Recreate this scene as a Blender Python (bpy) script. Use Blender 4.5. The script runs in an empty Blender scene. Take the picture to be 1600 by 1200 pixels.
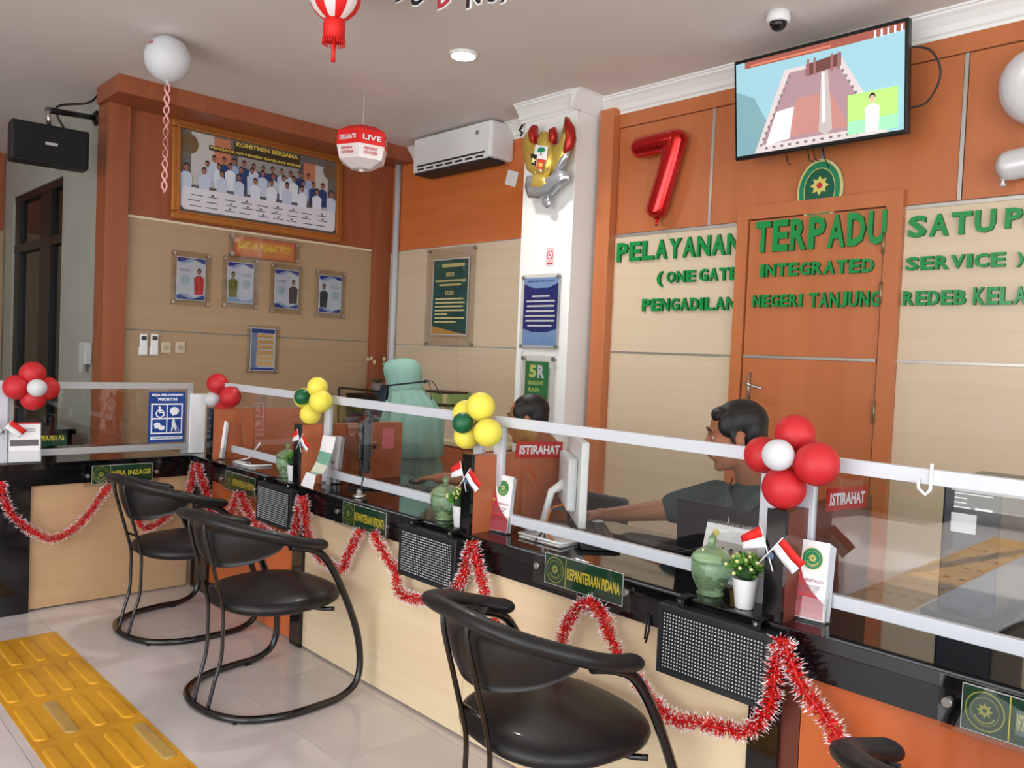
import bpy, bmesh, math, random
import numpy as np
from mathutils import Vector, Matrix
rnd = random.Random(7)
PI = math.pi
# ------------------------------------------------------------------ camera
YAW, PIT, ROL, FPX, CAMH = -0.80603, -0.033706, 0.043472, 1269.63, 1.38
_f = Vector((math.sin(YAW)*math.cos(PIT), math.cos(YAW)*math.cos(PIT), math.sin(PIT)))
_r0 = Vector((math.cos(YAW), -math.sin(YAW), 0)); _u0 = _r0.cross(_f)
_c, _s = math.cos(ROL), math.sin(ROL)
_r = _c*_r0 + _s*_u0; _u = -_s*_r0 + _c*_u0
CAM = Vector((0, 0, CAMH))
def P(px, py, ax, v):
    """the point where the sight line of pixel (px, py) meets the plane axis ax = v"""
    d = _f + _r*((px-800)/FPX) - _u*((py-600)/FPX)
    return CAM + d*((v-CAM[ax])/d[ax])
scn = bpy.context.scene
col = scn.collection
cd = bpy.data.cameras.new('camera'); cam = bpy.data.objects.new('camera', cd); col.objects.link(cam)
cd.sensor_width = 36; cd.lens = FPX*36/1600; cd.clip_start = .05
cam.matrix_world = Matrix(((_r.x, _u.x, -_f.x, 0), (_r.y, _u.y, -_f.y, 0), (_r.z, _u.z, -_f.z, CAMH), (0, 0, 0, 1)))
scn.camera = cam
scn.view_settings.view_transform = 'Standard'; scn.view_settings.look = 'None'
scn.view_settings.exposure = 0.40; scn.view_settings.gamma = 1; scn.view_settings.use_curve_mapping = False
# ------------------------------------------------------------------ world and lights
w = bpy.data.worlds.new('world'); scn.world = w; w.use_nodes = True
w.node_tree.nodes['Background'].inputs[0].default_value = (.80, .90, 1, 1)
w.node_tree.nodes['Background'].inputs[1].default_value = 1.3
def area(name, loc, rot, sx, sy, power, rgb):
    l = bpy.data.lights.new(name, 'AREA'); l.shape = 'RECTANGLE'; l.size = sx; l.size_y = sy; l.energy = power; l.color = rgb
    o = bpy.data.objects.new(name, l); o.location = loc; o.rotation_euler = rot; col.objects.link(o); return o
# daylight through the glass front behind the camera and the glazed side on the right
area('window_daylight_front', (-0.6, -4.35, 1.5), (math.radians(90), 0, 0), 6.0, 2.4, 125, (.93, .97, 1))
area('window_daylight_side', (3.3, 0.0, 1.55), (math.radians(90), 0, math.radians(90)), 5.0, 2.4, 72, (.93, .97, 1))
sl = bpy.data.lights.new('sun', 'SUN'); sl.energy = 12; sl.angle = .02; sl.color = (1, .96, .9); so = bpy.data.objects.new('sun', sl); so.rotation_euler = (math.radians(46), 0, math.radians(12)); col.objects.link(so)   # falls on the floor just inside the glass front
# ------------------------------------------------------------------ materials
def lin(c): c /= 255; return c/12.92 if c <= .04045 else ((c+.055)/1.055)**2.4
def rgb(c): return (lin(c[0]), lin(c[1]), lin(c[2]), 1)
_mats = {}
def mat(name, c=(200, 200, 200), rough=.5, metal=0., emit=0, trans=0, alpha=1, ior=1.45, coat=0, spec=None, sheen=0):
    if name in _mats: return _mats[name]
    m = bpy.data.materials.new(name); m.use_nodes = True; b = m.node_tree.nodes['Principled BSDF']
    b.inputs['Base Color'].default_value = rgb(c); b.inputs['Roughness'].default_value = rough
    b.inputs['Metallic'].default_value = metal; b.inputs['IOR'].default_value = ior
    if trans: b.inputs['Transmission Weight'].default_value = trans
    if alpha < 1: b.inputs['Alpha'].default_value = alpha
    if coat: b.inputs['Coat Weight'].default_value = coat; b.inputs['Coat Roughness'].default_value = .05
    if sheen: b.inputs['Sheen Weight'].default_value = sheen
    if spec is not None: b.inputs['Specular IOR Level'].default_value = spec
    if emit: b.inputs['Emission Color'].default_value = rgb(c); b.inputs['Emission Strength'].default_value = emit
    m.diffuse_color = rgb(c)
    _mats[name] = m; return m
def grain(name, c1, c2, rough, scale, coat=0, nscale=1.0, bump=0):
    """laminate or wood: stretched noise between two near colours"""
    m = mat(name, c1, rough, coat=coat); nt = m.node_tree; N = nt.nodes; L = nt.links; b = N['Principled BSDF']
    tc = N.new('ShaderNodeTexCoord'); mp = N.new('ShaderNodeMapping'); mp.inputs['Scale'].default_value = scale
    no = N.new('ShaderNodeTexNoise'); no.inputs['Scale'].default_value = nscale; no.inputs['Detail'].default_value = 6; no.inputs['Distortion'].default_value = .6
    rp = N.new('ShaderNodeValToRGB'); rp.color_ramp.elements[0].position = .32; rp.color_ramp.elements[1].position = .68
    rp.color_ramp.elements[0].color = rgb(c1); rp.color_ramp.elements[1].color = rgb(c2)
    L.new(tc.outputs['Object'], mp.inputs[0]); L.new(mp.outputs[0], no.inputs['Vector']); L.new(no.outputs['Fac'], rp.inputs[0]); L.new(rp.outputs[0], b.inputs['Base Color'])
    if bump:
        bp = N.new('ShaderNodeBump'); bp.inputs['Strength'].default_value = bump; bp.inputs['Distance'].default_value = .002
        L.new(no.outputs['Fac'], bp.inputs['Height']); L.new(bp.outputs[0], b.inputs['Normal'])
    return m
WOODV = grain('orange_wood_upright_grain', (196, 118, 72), (186, 108, 64), .34, (9, 9, .7), coat=.15)
WOODH = grain('orange_wood_level_grain', (218, 124, 64), (202, 108, 52), .34, (.7, .7, 9), coat=.15)
CREAM = grain('cream_laminate', (218, 199, 170), (213, 193, 163), .42, (.8, .8, 26), coat=.1)
CREAMV = grain('cream_desk_laminate', (238, 216, 180), (232, 208, 170), .38, (.8, .8, 20), coat=.1)
TAN = grain('tan_desk_laminate', (200, 164, 124), (194, 157, 117), .42, (.8, .8, 20), coat=.1)
BLACKW = grain('black_gloss_board', (10, 9, 10), (16, 14, 14), .09, (6, 6, .8), coat=.4)
PLASTER = grain('painted_plaster', (226, 225, 220), (220, 218, 213), .75, (2, 2, 2), bump=.05)
GREYWALL = grain('grey_green_paint', (176, 178, 166), (168, 170, 158), .75, (2, 2, 2))
CEIL = grain('ceiling_paint', (228, 221, 216), (223, 215, 210), .8, (1, 1, 1))
TILE = grain('cream_floor_tile', (218, 210, 208), (204, 197, 196), .12, (1.6, 1.6, 1.6), nscale=1.6, coat=.2)
GROUT = mat('grout', (186, 174, 166), .9)
TACT = grain('yellow_tactile_rubber', (224, 166, 40), (208, 148, 34), .30, (5, 5, 5))
TACTW = grain('worn_tactile_rubber', (188, 152, 74), (170, 140, 90), .6, (8, 8, 8))
STEEL = mat('brushed_steel', (190, 188, 184), .3, 1); CHROME = mat('chrome', (210, 210, 212), .15, 1)
SILVER = mat('silver_strip', (200, 196, 190), .35, .8)
WHITEAL = mat('white_aluminium', (204, 208, 216), .35); WHITE = mat('white_plastic', (235, 236, 236), .35)
GREYAL = mat('grey_aluminium', (176, 176, 176), .4, .3)
BLKP = mat('black_plastic', (18, 19, 21), .4); BLKM = mat('matt_black', (12, 12, 13), .7)
CHAIRM = mat('black_enamel_tube', (12, 12, 13), .22, coat=.5); CHAIRL = grain('black_vinyl', (16, 16, 17), (21, 21, 22), .46, (40, 40, 40), coat=.1, bump=.15)
SKIN = mat('brown_skin', (160, 104, 74), .5, spec=.4); HAIR = grain('black_hair', (10, 9, 9), (26, 23, 22), .5, (60, 60, 20), bump=.5)
GREEN = mat('sign_green', (20, 72, 46), .35); YEL = mat('sign_yellow', (250, 232, 70), .45); LETG = mat('letter_green', (8, 142, 66), .3, coat=.3); LETS = mat('letter_side_green', (4, 84, 44), .5)
PAPER = mat('white_paper', (240, 240, 242), .7); RED = mat('flag_red', (214, 32, 28), .6)
GOLD = mat('gilt', (184, 118, 58), .35, .55)
def glassy(name, tint, refl, ior=1.5):
    m = bpy.data.materials.new(name); m.use_nodes = True; nt = m.node_tree; N = nt.nodes; L = nt.links
    N.remove(N['Principled BSDF']); out = N['Material Output']
    t = N.new('ShaderNodeBsdfTransparent'); t.inputs[0].default_value = (*tint, 1)
    g = N.new('ShaderNodeBsdfGlossy'); g.inputs['Roughness'].default_value = .01
    fr = N.new('ShaderNodeFresnel'); fr.inputs[0].default_value = ior
    mu = N.new('ShaderNodeMath'); mu.operation = 'MULTIPLY_ADD'; mu.inputs[1].default_value = 1.0; mu.inputs[2].default_value = refl; mu.use_clamp = True
    mx = N.new('ShaderNodeMixShader'); ge = N.new('ShaderNodeNewGeometry'); iv = N.new('ShaderNodeMath'); iv.operation = 'SUBTRACT'; iv.inputs[0].default_value = 1; L.new(ge.outputs['Backfacing'], iv.inputs[1])
    m2 = N.new('ShaderNodeMath'); m2.operation = 'MULTIPLY'; L.new(fr.outputs[0], mu.inputs[0]); L.new(mu.outputs[0], m2.inputs[0]); L.new(iv.outputs[0], m2.inputs[1]); L.new(m2.outputs[0], mx.inputs[0])
    L.new(t.outputs[0], mx.inputs[1]); L.new(g.outputs[0], mx.inputs[2]); L.new(mx.outputs[0], out.inputs[0])
    m.diffuse_color = (*tint, .2); return m
GLASS = glassy('counter_glass', (.96, .97, .965), .05); ACRYL = glassy('clear_acrylic', (.90, .89, .88), .02)
DARKG = glassy('dark_window_glass', (.25, .3, .3), .03)
# ------------------------------------------------------------------ mesh builder
class MB:
    def __init__(s): s.v = []; s.f = []; s.mi = []; s.sm = []
    def add(s, vs, fs, mi=0, smooth=False, M=None):
        o = len(s.v); s.v += [tuple(M @ Vector(p)) if M else tuple(p) for p in vs]
        s.f += [tuple(i+o for i in f) for f in fs]; s.mi += [mi]*len(fs); s.sm += [smooth]*len(fs); return s
    def box(s, a, b, mi=0, M=None, bev=0):
        x0, y0, z0 = (min(a[i], b[i]) for i in range(3)); x1, y1, z1 = (max(a[i], b[i]) for i in range(3))
        if bev:
            bm = bmesh.new(); bmesh.ops.create_cube(bm, size=1)
            for v in bm.verts: v.co = Vector(((x0+x1)/2+v.co.x*(x1-x0), (y0+y1)/2+v.co.y*(y1-y0), (z0+z1)/2+v.co.z*(z1-z0)))
            bmesh.ops.bevel(bm, geom=bm.edges[:], offset=min(bev, .45*min(x1-x0, y1-y0, z1-z0)), segments=2, affect='EDGES', profile=.5)
            bm.verts.index_update(); s.add([v.co for v in bm.verts], [[v.index for v in f.verts] for f in bm.faces], mi, False, M); bm.free(); return s
        return s.add([(x0,y0,z0),(x1,y0,z0),(x1,y1,z0),(x0,y1,z0),(x0,y0,z1),(x1,y0,z1),(x1,y1,z1),(x0,y1,z1)],
                     [(0,3,2,1),(4,5,6,7),(0,1,5,4),(1,2,6,5),(2,3,7,6),(3,0,4,7)], mi, False, M)
    def tube(s, pts, r, n=10, closed=False, mi=0, M=None, flat=None):
        pts = [Vector(p) for p in pts]; k = len(pts); R = r if isinstance(r, (list, tuple)) else [r]*k
        vs = []; up = None
        for i, p in enumerate(pts):
            a = pts[(i-1) % k] if (closed or i) else p; b = pts[(i+1) % k] if (closed or i < k-1) else p
            t = (b-a).normalized()
            if up is None: up = Vector((0, 0, 1)) if abs(t.z) < .9 else Vector((1, 0, 0))
            x = t.cross(up); x = x.normalized() if x.length > 1e-6 else t.orthogonal().normalized(); y = x.cross(t).normalized(); up = y
            fx, fy = flat if flat else (1, 1)
            for j in range(n):
                q = 2*PI*j/n; vs.append(p + x*(math.cos(q)*R[i]*fx) + y*(math.sin(q)*R[i]*fy))
        fs = []; m = k if closed else k-1
        for i in range(m):
            for j in range(n):
                a = i*n+j; b = i*n+(j+1) % n; c = ((i+1) % k)*n+(j+1) % n; d = ((i+1) % k)*n+j; fs.append((a, b, c, d))
        if not closed: s.add(vs, fs, mi, True, M); s.f.append(tuple(len(s.v)-k*n+j for j in range(n))[::-1]); s.mi.append(mi); s.sm.append(False); s.f.append(tuple(len(s.v)-n+j for j in range(n))); s.mi.append(mi); s.sm.append(False); return s
        return s.add(vs, fs, mi, True, M)
    def lathe(s, prof, n=20, c=(0, 0, 0), mi=0, M=None, smooth=True, wob=0):
        vs = []; fs = []
        for (r, z) in prof:
            for j in range(n):
                q = 2*PI*j/n; rr = r*(1+wob*math.cos(8*q)); vs.append((c[0]+rr*math.cos(q), c[1]+rr*math.sin(q), c[2]+z))
        for i in range(len(prof)-1):
            for j in range(n): fs.append((i*n+j, i*n+(j+1) % n, (i+1)*n+(j+1) % n, (i+1)*n+j))
        s.add(vs, fs, mi, smooth, M)
        o = len(s.v)-len(vs)
        if prof[0][0] > 1e-5: s.f.append(tuple(o+j for j in range(n))[::-1]); s.mi.append(mi); s.sm.append(False)
        if prof[-1][0] > 1e-5: s.f.append(tuple(o+(len(prof)-1)*n+j for j in range(n))); s.mi.append(mi); s.sm.append(False)
        return s
    def ell(s, c, r, n=16, mi=0, M=None):
        vs = []; fs = []; m = n//2
        vs.append((c[0], c[1], c[2]-r[2]))
        for i in range(1, m):
            a = -PI/2+PI*i/m
            for j in range(n): q = 2*PI*j/n; vs.append((c[0]+r[0]*math.cos(a)*math.cos(q), c[1]+r[1]*math.cos(a)*math.sin(q), c[2]+r[2]*math.sin(a)))
        vs.append((c[0], c[1], c[2]+r[2]))
        for j in range(n): fs.append((0, 1+(j+1) % n, 1+j))
        for i in range(m-2):
            for j in range(n): fs.append((1+i*n+j, 1+i*n+(j+1) % n, 1+(i+1)*n+(j+1) % n, 1+(i+1)*n+j))
        L = len(vs)-1
        for j in range(n): fs.append((L, 1+(m-2)*n+j, 1+(m-2)*n+(j+1) % n))
        return s.add(vs, fs, mi, True, M)
    def ext(s, poly, y0, y1, mi=0, M=None, smi=None):
        """prism: polygon in x,z pulled from y0 (front) to y1"""
        n = len(poly); a = sum(poly[i][0]*poly[(i+1) % n][1]-poly[(i+1) % n][0]*poly[i][1] for i in range(n))
        if a < 0: poly = poly[::-1]
        vs = [(x, y0, z) for x, z in poly]+[(x, y1, z) for x, z in poly]
        s.add(vs, [tuple(range(n)), tuple(range(2*n-1, n-1, -1))], mi, False, M)
        o = len(s.v)-2*n
        for i in range(n): s.f.append((o+i, o+n+i, o+n+(i+1) % n, o+(i+1) % n)); s.mi.append(mi if smi is None else smi); s.sm.append(False)
        return s
    def text(s, t, x0, z0, x1, z1, y, depth=0, mi=0, smi=None, bold=.02, M=None):
        vs, fs, nf = textmesh(t, bold, depth > 0)
        out = []
        for (x, z, d) in vs: out.append((x0+x*(x1-x0), y-d*depth, z0+z*(z1-z0)))
        o = len(s.v); s.v += [tuple(M @ Vector(p)) if M else p for p in out]
        for f, side in zip(fs, nf): s.f.append(tuple(i+o for i in f)); s.mi.append(smi if (side and smi is not None) else mi); s.sm.append(False)
        return s
    def build(s, name, mats, parent=None, loc=None, bevel=0, sub=0):
        me = bpy.data.meshes.new(name); me.from_pydata(s.v, [], s.f); me.update()
        for m in (mats if isinstance(mats, (list, tuple)) else [mats]): me.materials.append(m)
        me.polygons.foreach_set('material_index', s.mi); me.polygons.foreach_set('use_smooth', s.sm)
        o = bpy.data.objects.new(name, me); col.objects.link(o)
        if parent: o.parent = parent
        if loc is not None: o.location = loc
        return o
def smooth(pts, k=6, closed=False):
    pts = [Vector(p) for p in pts]; n = len(pts); out = []
    for i in range(n if closed else n-1):
        p0 = pts[(i-1) % n] if (closed or i) else pts[0]; p1 = pts[i]; p2 = pts[(i+1) % n]; p3 = pts[(i+2) % n] if (closed or i+2 < n) else pts[-1]
        for j in range(k):
            t = j/k; out.append(.5*((2*p1)+(-p0+p2)*t+(2*p0-5*p1+4*p2-p3)*t*t+(-p0+3*p1-3*p2+p3)*t**3))
    if not closed: out.append(pts[-1])
    return out
_tc = {}
def textmesh(t, bold, deep):
    k = (t, bold, deep)
    if k in _tc: return _tc[k]
    cu = bpy.data.curves.new('t', 'FONT'); cu.body = t; cu.size = 1; cu.offset = bold; cu.resolution_u = 2
    if deep: cu.extrude = .5
    o = bpy.data.objects.new('t', cu); col.objects.link(o); bpy.context.view_layer.update()
    me = bpy.data.meshes.new_from_object(o.evaluated_get(bpy.context.evaluated_depsgraph_get()))
    P_ = [v.co.copy() for v in me.vertices]
    xs = [p.x for p in P_]; ys = [p.y for p in P_]; ax, bx, ay, by = min(xs), max(xs), min(ys), max(ys)
    vs = [((p.x-ax)/(bx-ax), (p.y-ay)/(by-ay), (p.z+.5) if deep else 0) for p in P_]
    fs = [tuple(f.vertices) for f in me.polygons]; side = [abs(f.normal.z) < .5 for f in me.polygons]
    if not deep:   # a flat print: keep one sheet only
        pass
    bpy.data.objects.remove(o); bpy.data.curves.remove(cu); bpy.data.meshes.remove(me)
    _tc[k] = (vs, fs, side); return _tc[k]
def tag(o, label=None, cat=None, group=None, kind=None):
    if label: o['label'] = label
    if cat: o['category'] = cat
    if group: o['group'] = group
    if kind: o['kind'] = kind
    return o
def thing(name, label, cat, loc=(0, 0, 0), rz=0, group=None, kind=None):
    o = bpy.data.objects.new(name, None); col.objects.link(o); o.location = loc; o.rotation_euler = (0, 0, rz); o.empty_display_size = .05
    return tag(o, label, cat, group, kind)
def copy_tree(o, parent=None):
    c = o.copy(); col.objects.link(c); c.parent = parent
    for ch in list(o.children): copy_tree(ch, c)
    return c
class Sheet:
    """a flat print: coloured shapes lying on one sheet, facing -y, local x right and z up"""
    def __init__(s): s.b = MB(); s.m = []; s.k = 0
    def mi(s, m):
        if m not in s.m: s.m.append(m)
        return s.m.index(m)
    def y(s): s.k += 1; return -(.0006+.00012*s.k)
    def rect(s, x0, z0, x1, z1, m): y = s.y(); s.b.add([(x0,y,z0),(x1,y,z0),(x1,y,z1),(x0,y,z1)], [(0,1,2,3)], s.mi(m)); return s
    def poly(s, pts, m): y = s.y(); s.b.add([(x, y, z) for x, z in pts], [tuple(range(len(pts)))], s.mi(m)); return s
    def ell(s, cx, cz, rx, rz, m, n=20): return s.poly([(cx+rx*math.cos(2*PI*i/n), cz+rz*math.sin(2*PI*i/n)) for i in range(n)], m)
    def star(s, cx, cz, r, m, n=8, k=.6): return s.poly([(cx+(r if i % 2 == 0 else r*k)*math.cos(PI*i/n+PI/2), cz+(r if i % 2 == 0 else r*k)*math.sin(PI*i/n+PI/2)) for i in range(2*n)], m)
    def text(s, t, x0, z0, x1, z1, m, bold=.02): s.b.text(t, x0, z0, x1, z1, s.y(), 0, s.mi(m), bold=bold); return s
    def seal(s, cx, cz, r, ry, g, y, n=8):
        s.ell(cx, cz, r, ry, y); s.ell(cx, cz, r*.93, ry*.93, g); s.ell(cx, cz, r*.72, ry*.72, y); s.ell(cx, cz, r*.69, ry*.69, g)
        s.star(cx, cz+ry*.05, r*.42, y, n); s.ell(cx, cz+ry*.05, r*.12, r*.12, g, 8)
        s.poly([(cx+r*.6*math.cos(a), cz+ry*.6*math.sin(a)) for a in [PI*1.15+i*PI*.7/8 for i in range(9)]]+[(cx+r*.53*math.cos(a), cz+ry*.53*math.sin(a)) for a in [PI*1.85-i*PI*.7/8 for i in range(9)]], y); return s
    def person(s, cx, z0, h, skin, top, hair):
        s.poly([(cx-h*.17, z0), (cx-h*.2, z0+h*.62), (cx-h*.08, z0+h*.72), (cx+h*.08, z0+h*.72), (cx+h*.2, z0+h*.62), (cx+h*.17, z0)], top)
        s.ell(cx, z0+h*.9, h*.085, h*.11, hair, 10); s.ell(cx, z0+h*.845, h*.075, h*.1, skin, 10); return s
    def build(s, name, parent, loc=(0, 0, 0)): return s.b.build(name, s.m, parent, loc)
# =================================================================== THE SETTING
ZC = 3.115      # ceiling height
YW = 4.20       # back wall
XL = -6.05      # left wall
# floor: grout bed with single tiles
MB().box((-9.2, -4.6, -.06), (3.6, 4.3, -.004)).build('floor', GROUT)
floor = bpy.data.objects['floor']; tag(floor, kind='structure')
T = .385; X0 = -2.285; Y0 = 1.09
tm = MB().box((-T+.001, -T/2+.001, -.006), (T-.001, T/2-.001, 0), bev=.0008)
tme = None; rest = MB()
for j in range(-15, 9):
    for i in range(-10, 9):
        cx, cy = X0+(2*i+1+(0 if j % 2 else 1))*T, Y0+(j+.5)*T
        if cx < -8.9 or cx > 3.3: continue
        if -5.4 < cx < .1 and -.3 < cy < 2.0:
            if tme is None: o = tm.build('tile', TILE, floor); tme = o.data
            else: o = bpy.data.objects.new('tile', tme); col.objects.link(o); o.parent = floor
            o.location = (cx, cy, 0)
        else: rest.box((cx-T+.001, cy-T/2+.001, -.006), (cx+T-.001, cy+T/2-.001, 0))
o = rest.build('tile_field', TILE, floor); tag(o, 'distant floor tiles', kind='stuff')
o = MB().box((-9.2, -4.6, ZC), (3.6, 4.3, ZC+.1)).build('ceiling', CEIL); tag(o, kind='structure')
# back wall with panels
wb = MB().box((-6.2, YW+.02, 0), (3.6, YW+.15, ZC)).build('wall_back', PLASTER); tag(wb, kind='structure')
def panel(x0, z0, x1, z1, m, par=wb, y=YW, name='wall_panel', t=.02):
    return MB().box((x0, y, z0), (x1, y+t, z1), bev=.002).build(name, m, par)
# right part: columns, orange upper boards, cream lower boards
G = .006
for a, b in ((-3.453, -2.744), (-2.732, -2.06), (-2.048, -1.375), (-1.357, -.68), (-.662, .02), (.04, .72), (.74, 3.4)):
    panel(a+G/2, 2.215, b-G/2, 2.905, WOODV)
for x in (-2.738, -2.054, -1.366, -.671, .03, .73): MB().box((x-.009, YW-.004, 2.215), (x+.009, YW+.02, 2.905)).build('silver_strip', SILVER, wb)
panel(-3.453, 2.91, 3.4, 3.02, WOODV, name='header_board', y=YW-.006, t=.026)
panel(-3.453, 1.446, -2.525, 2.192, CREAM); panel(-3.453, 0, -2.525, 1.434, CREAM)
panel(-1.608, 1.446, .6, 2.192, CREAM); panel(-1.608, 0, .6, 1.434, CREAM)
panel(.612, 1.446, 3.4, 2.192, CREAM); panel(.612, 0, 3.4, 1.434, CREAM)
for a, b in ((-3.453, -2.525), (-1.608, 3.4)):
    MB().box((a, YW-.003, 1.434), (b, YW+.02, 1.446)).build('silver_strip', SILVER, wb)
    MB().box((a, YW-.004, 2.192), (b, YW+.02, 2.208)).build('silver_strip', SILVER, wb)
tag(MB().box((-3.57, YW-.07, 0), (-3.453, YW+.02, 3.03), bev=.003).build('trim_4', WOODV), 'orange wood column beside the pillar', kind='structure')
# left part behind the air conditioner
panel(-6.04, 2.26, -4.05, 3.02, WOODH)
for z0, z1 in ((1.446, 2.25), (0, 1.438)):
    for a, b in ((-6.04, -5.03), (-5.024, -4.05)): panel(a, z0, b, z1, CREAM)
# cornice (crown moulding) on the back wall and round the pillar
def cornice(name, x0, x1, y, par, d=.085, h=.105):
    prof = [(y+.02, ZC-h-.012), (y-.008, ZC-h-.012), (y-.008, ZC-h+.004), (y-.02, ZC-h+.012), (y-.03, ZC-h+.04), (y-.055, ZC-.035), (y-d+.012, ZC-.022), (y-d+.012, ZC-.012), (y-d, ZC-.01), (y-d, ZC), (y+.02, ZC)]
    b = MB(); n = len(prof)
    b.add([(x0, p, z) for p, z in prof]+[(x1, p, z) for p, z in prof], [tuple(range(n)), tuple(range(2*n-1, n-1, -1))]+[(i, n+i, n+(i+1) % n, (i+1) % n) for i in range(n)])
    o = b.build(name, mat('cornice_white', (238, 238, 236), .6), par); return o
tag(cornice('trim_1', -3.61, 3.5, YW, None), kind='structure'); tag(cornice('trim_2', -6.0, -4.05, YW, None), kind='structure')
# white pillar
pil = MB().box((-4.09, 3.95, 0), (-3.612, YW+.02, ZC), bev=.004).build('pillar', mat('pillar_white', (240, 240, 236), .6)); tag(pil, kind='structure')
cornice('cornice', -4.135, -3.60, 3.95, pil)
b = MB(); prof = [(-3.613, ZC-.117), (-3.604, ZC-.117), (-3.59, ZC-.09), (-3.56, ZC-.03), (-3.545, ZC-.01), (-3.53, ZC-.0), (-3.613, ZC)]
n = len(prof); b.add([(x, 3.88, z) for x, z in prof]+[(x, YW, z) for x, z in prof], [tuple(range(n))[::-1], tuple(range(n, 2*n))]+[(i, (i+1) % n, n+(i+1) % n, n+i) for i in range(n)])
b.build('cornice', mat('cornice_white'), pil)
b = MB(); b.tube([(-4.11, 3.94, 2.99), (-4.13, 3.93, 2.95), (-4.10, 3.93, 2.93), (-4.12, 3.93, 2.91)], .008, 6); b.build('cable_stub', BLKP, pil)
# white pipe in the corner
o = MB().lathe([(.028, 0), (.028, 3.0)], 14, (-5.89, YW-.03, 0)).build('trim_3', mat('grey_white_pipe', (196, 198, 204), .4)); tag(o, 'white vertical pipe in the corner', kind='structure')
# left wall (its plane is x = XL), wood frame round cream boards
wl = MB().box((XL-.15, 1.87, 0), (XL-.02, YW+.1, ZC)).build('wall_left', GREYWALL); tag(wl, kind='structure')
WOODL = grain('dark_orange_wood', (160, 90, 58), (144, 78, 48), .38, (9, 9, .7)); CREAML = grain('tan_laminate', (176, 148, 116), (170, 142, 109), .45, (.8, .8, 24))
def lpanel(y0, z0, y1, z1, m, x=XL, t=.02, name='wall_panel'): return MB().box((x-t, y0, z0), (x, y1, z1), bev=.002).build(name, m, wl)
for y0, y1 in ((1.98, 2.75), (2.754, 3.48), (3.484, 4.05)): lpanel(y0, 2.262, y1, 3.02, WOODL)
lpanel(1.98, 1.458, 4.05, 2.245, CREAML); lpanel(1.98, 0, 4.05, 1.45, CREAML)
lpanel(1.98, 2.245, 4.05, 2.262, mat('cream_strip', (225, 210, 185), .5), x=XL+.004, name='cream_strip')
lpanel(1.83, 0, 1.98, 3.02, WOODL, x=XL+.05, t=.2, name='wood_column'); lpanel(4.03, 0, YW, 3.02, WOODL, x=XL+.05, t=.06, name='wood_column')
MB().box((XL-.1, 1.80, 2.998), (-5.7, YW, ZC), bev=.003).build('wood_beam', WOODL, wl)
# corridor wall left of it, facing the camera side, with the dark glazed opening
wc = MB()
wc.box((-9.15, 1.88, 0), (-8.80, 2.0, ZC)).box((-7.20, 1.88, 0), (-6.1, 2.0, ZC)).box((-8.80, 1.88, 2.66), (-7.20, 2.0, ZC))
wc = wc.build('wall_corridor', GREYWALL); tag(wc, kind='structure')
wn = MB(); z1 = 2.66
for a, b in ((-8.80, -8.62), (-7.93, -7.60), (-7.24, -7.20)): wn.box((a, 1.90, 0), (b, 1.96, z1))
wn.box((-8.8, 1.895, 2.60), (-7.2, 1.965, z1)).box((-8.8, 1.895, 2.14), (-7.2, 1.965, 2.215)).box((-8.8, 1.895, 0), (-7.2, 1.965, .12))
wn = wn.build('window_1', mat('black_frame', (16, 15, 14), .4)); tag(wn, kind='structure')
for a, b in ((-8.62, -7.93), (-7.60, -7.24)):
    for c, d in ((.12, 2.14), (2.215, 2.60)): MB().box((a, 1.93, c), (b, 1.936, d)).build('pane', DARKG, wn)
o = MB().box((-9.3, 3.4, 0), (-6.2, 3.5, ZC)).build('wall_room_beyond', mat('dim_grey', (120, 126, 122), .8)); tag(o, kind='structure')
wf = MB().box((-9.3, -4.6, 0), (-9.12, 4.3, ZC)).build('wall_far_left', GREYWALL); tag(wf, kind='structure')
for a, b in ((-1.2, .3), (.31, 1.87)):
    MB().box((-9.12, a, 2.38), (-9.10, b, ZC)).build('wall_panel', WOODL, wf); MB().box((-9.12, a, 0), (-9.10, b, 2.37)).build('wall_panel', CREAML, wf)
# glass front behind the camera and glazed right side
def facade(name, along_x):
    b = MB(); fr = mat('white_frame_front', (225, 226, 226), .5)
    if along_x:
        b.box((-9.2, -4.6, 0), (-3.2, -4.5, ZC)).box((-3.2, -4.6, 2.75), (3.6, -4.5, ZC)).box((-3.2, -4.6, 0), (3.6, -4.5, .12))
        for x in (-3.2, -1.6, 0, 1.6, 3.45): b.box((x, -4.58, 0), (x+.08, -4.48, 2.8))
    else:
        b.box((3.5, -4.6, 2.75), (3.6, 4.3, ZC)).box((3.5, -4.6, 0), (3.6, 4.3, .12)).box((3.5, 2.8, 0), (3.6, 4.3, ZC))
        for y in (-4.5, -2.7, -.9, .9, 2.7): b.box((3.48, y, 0), (3.58, y+.08, 2.8))
    tag(b.build(name, fr), kind='structure')
facade('wall_front', True); facade('wall_right', False)
tag(MB().box((-14, -16, -.12), (16, -4.6, -.07)).build('ground_outside', mat('pale_paving', (190, 188, 182), .8)), kind='structure')
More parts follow.
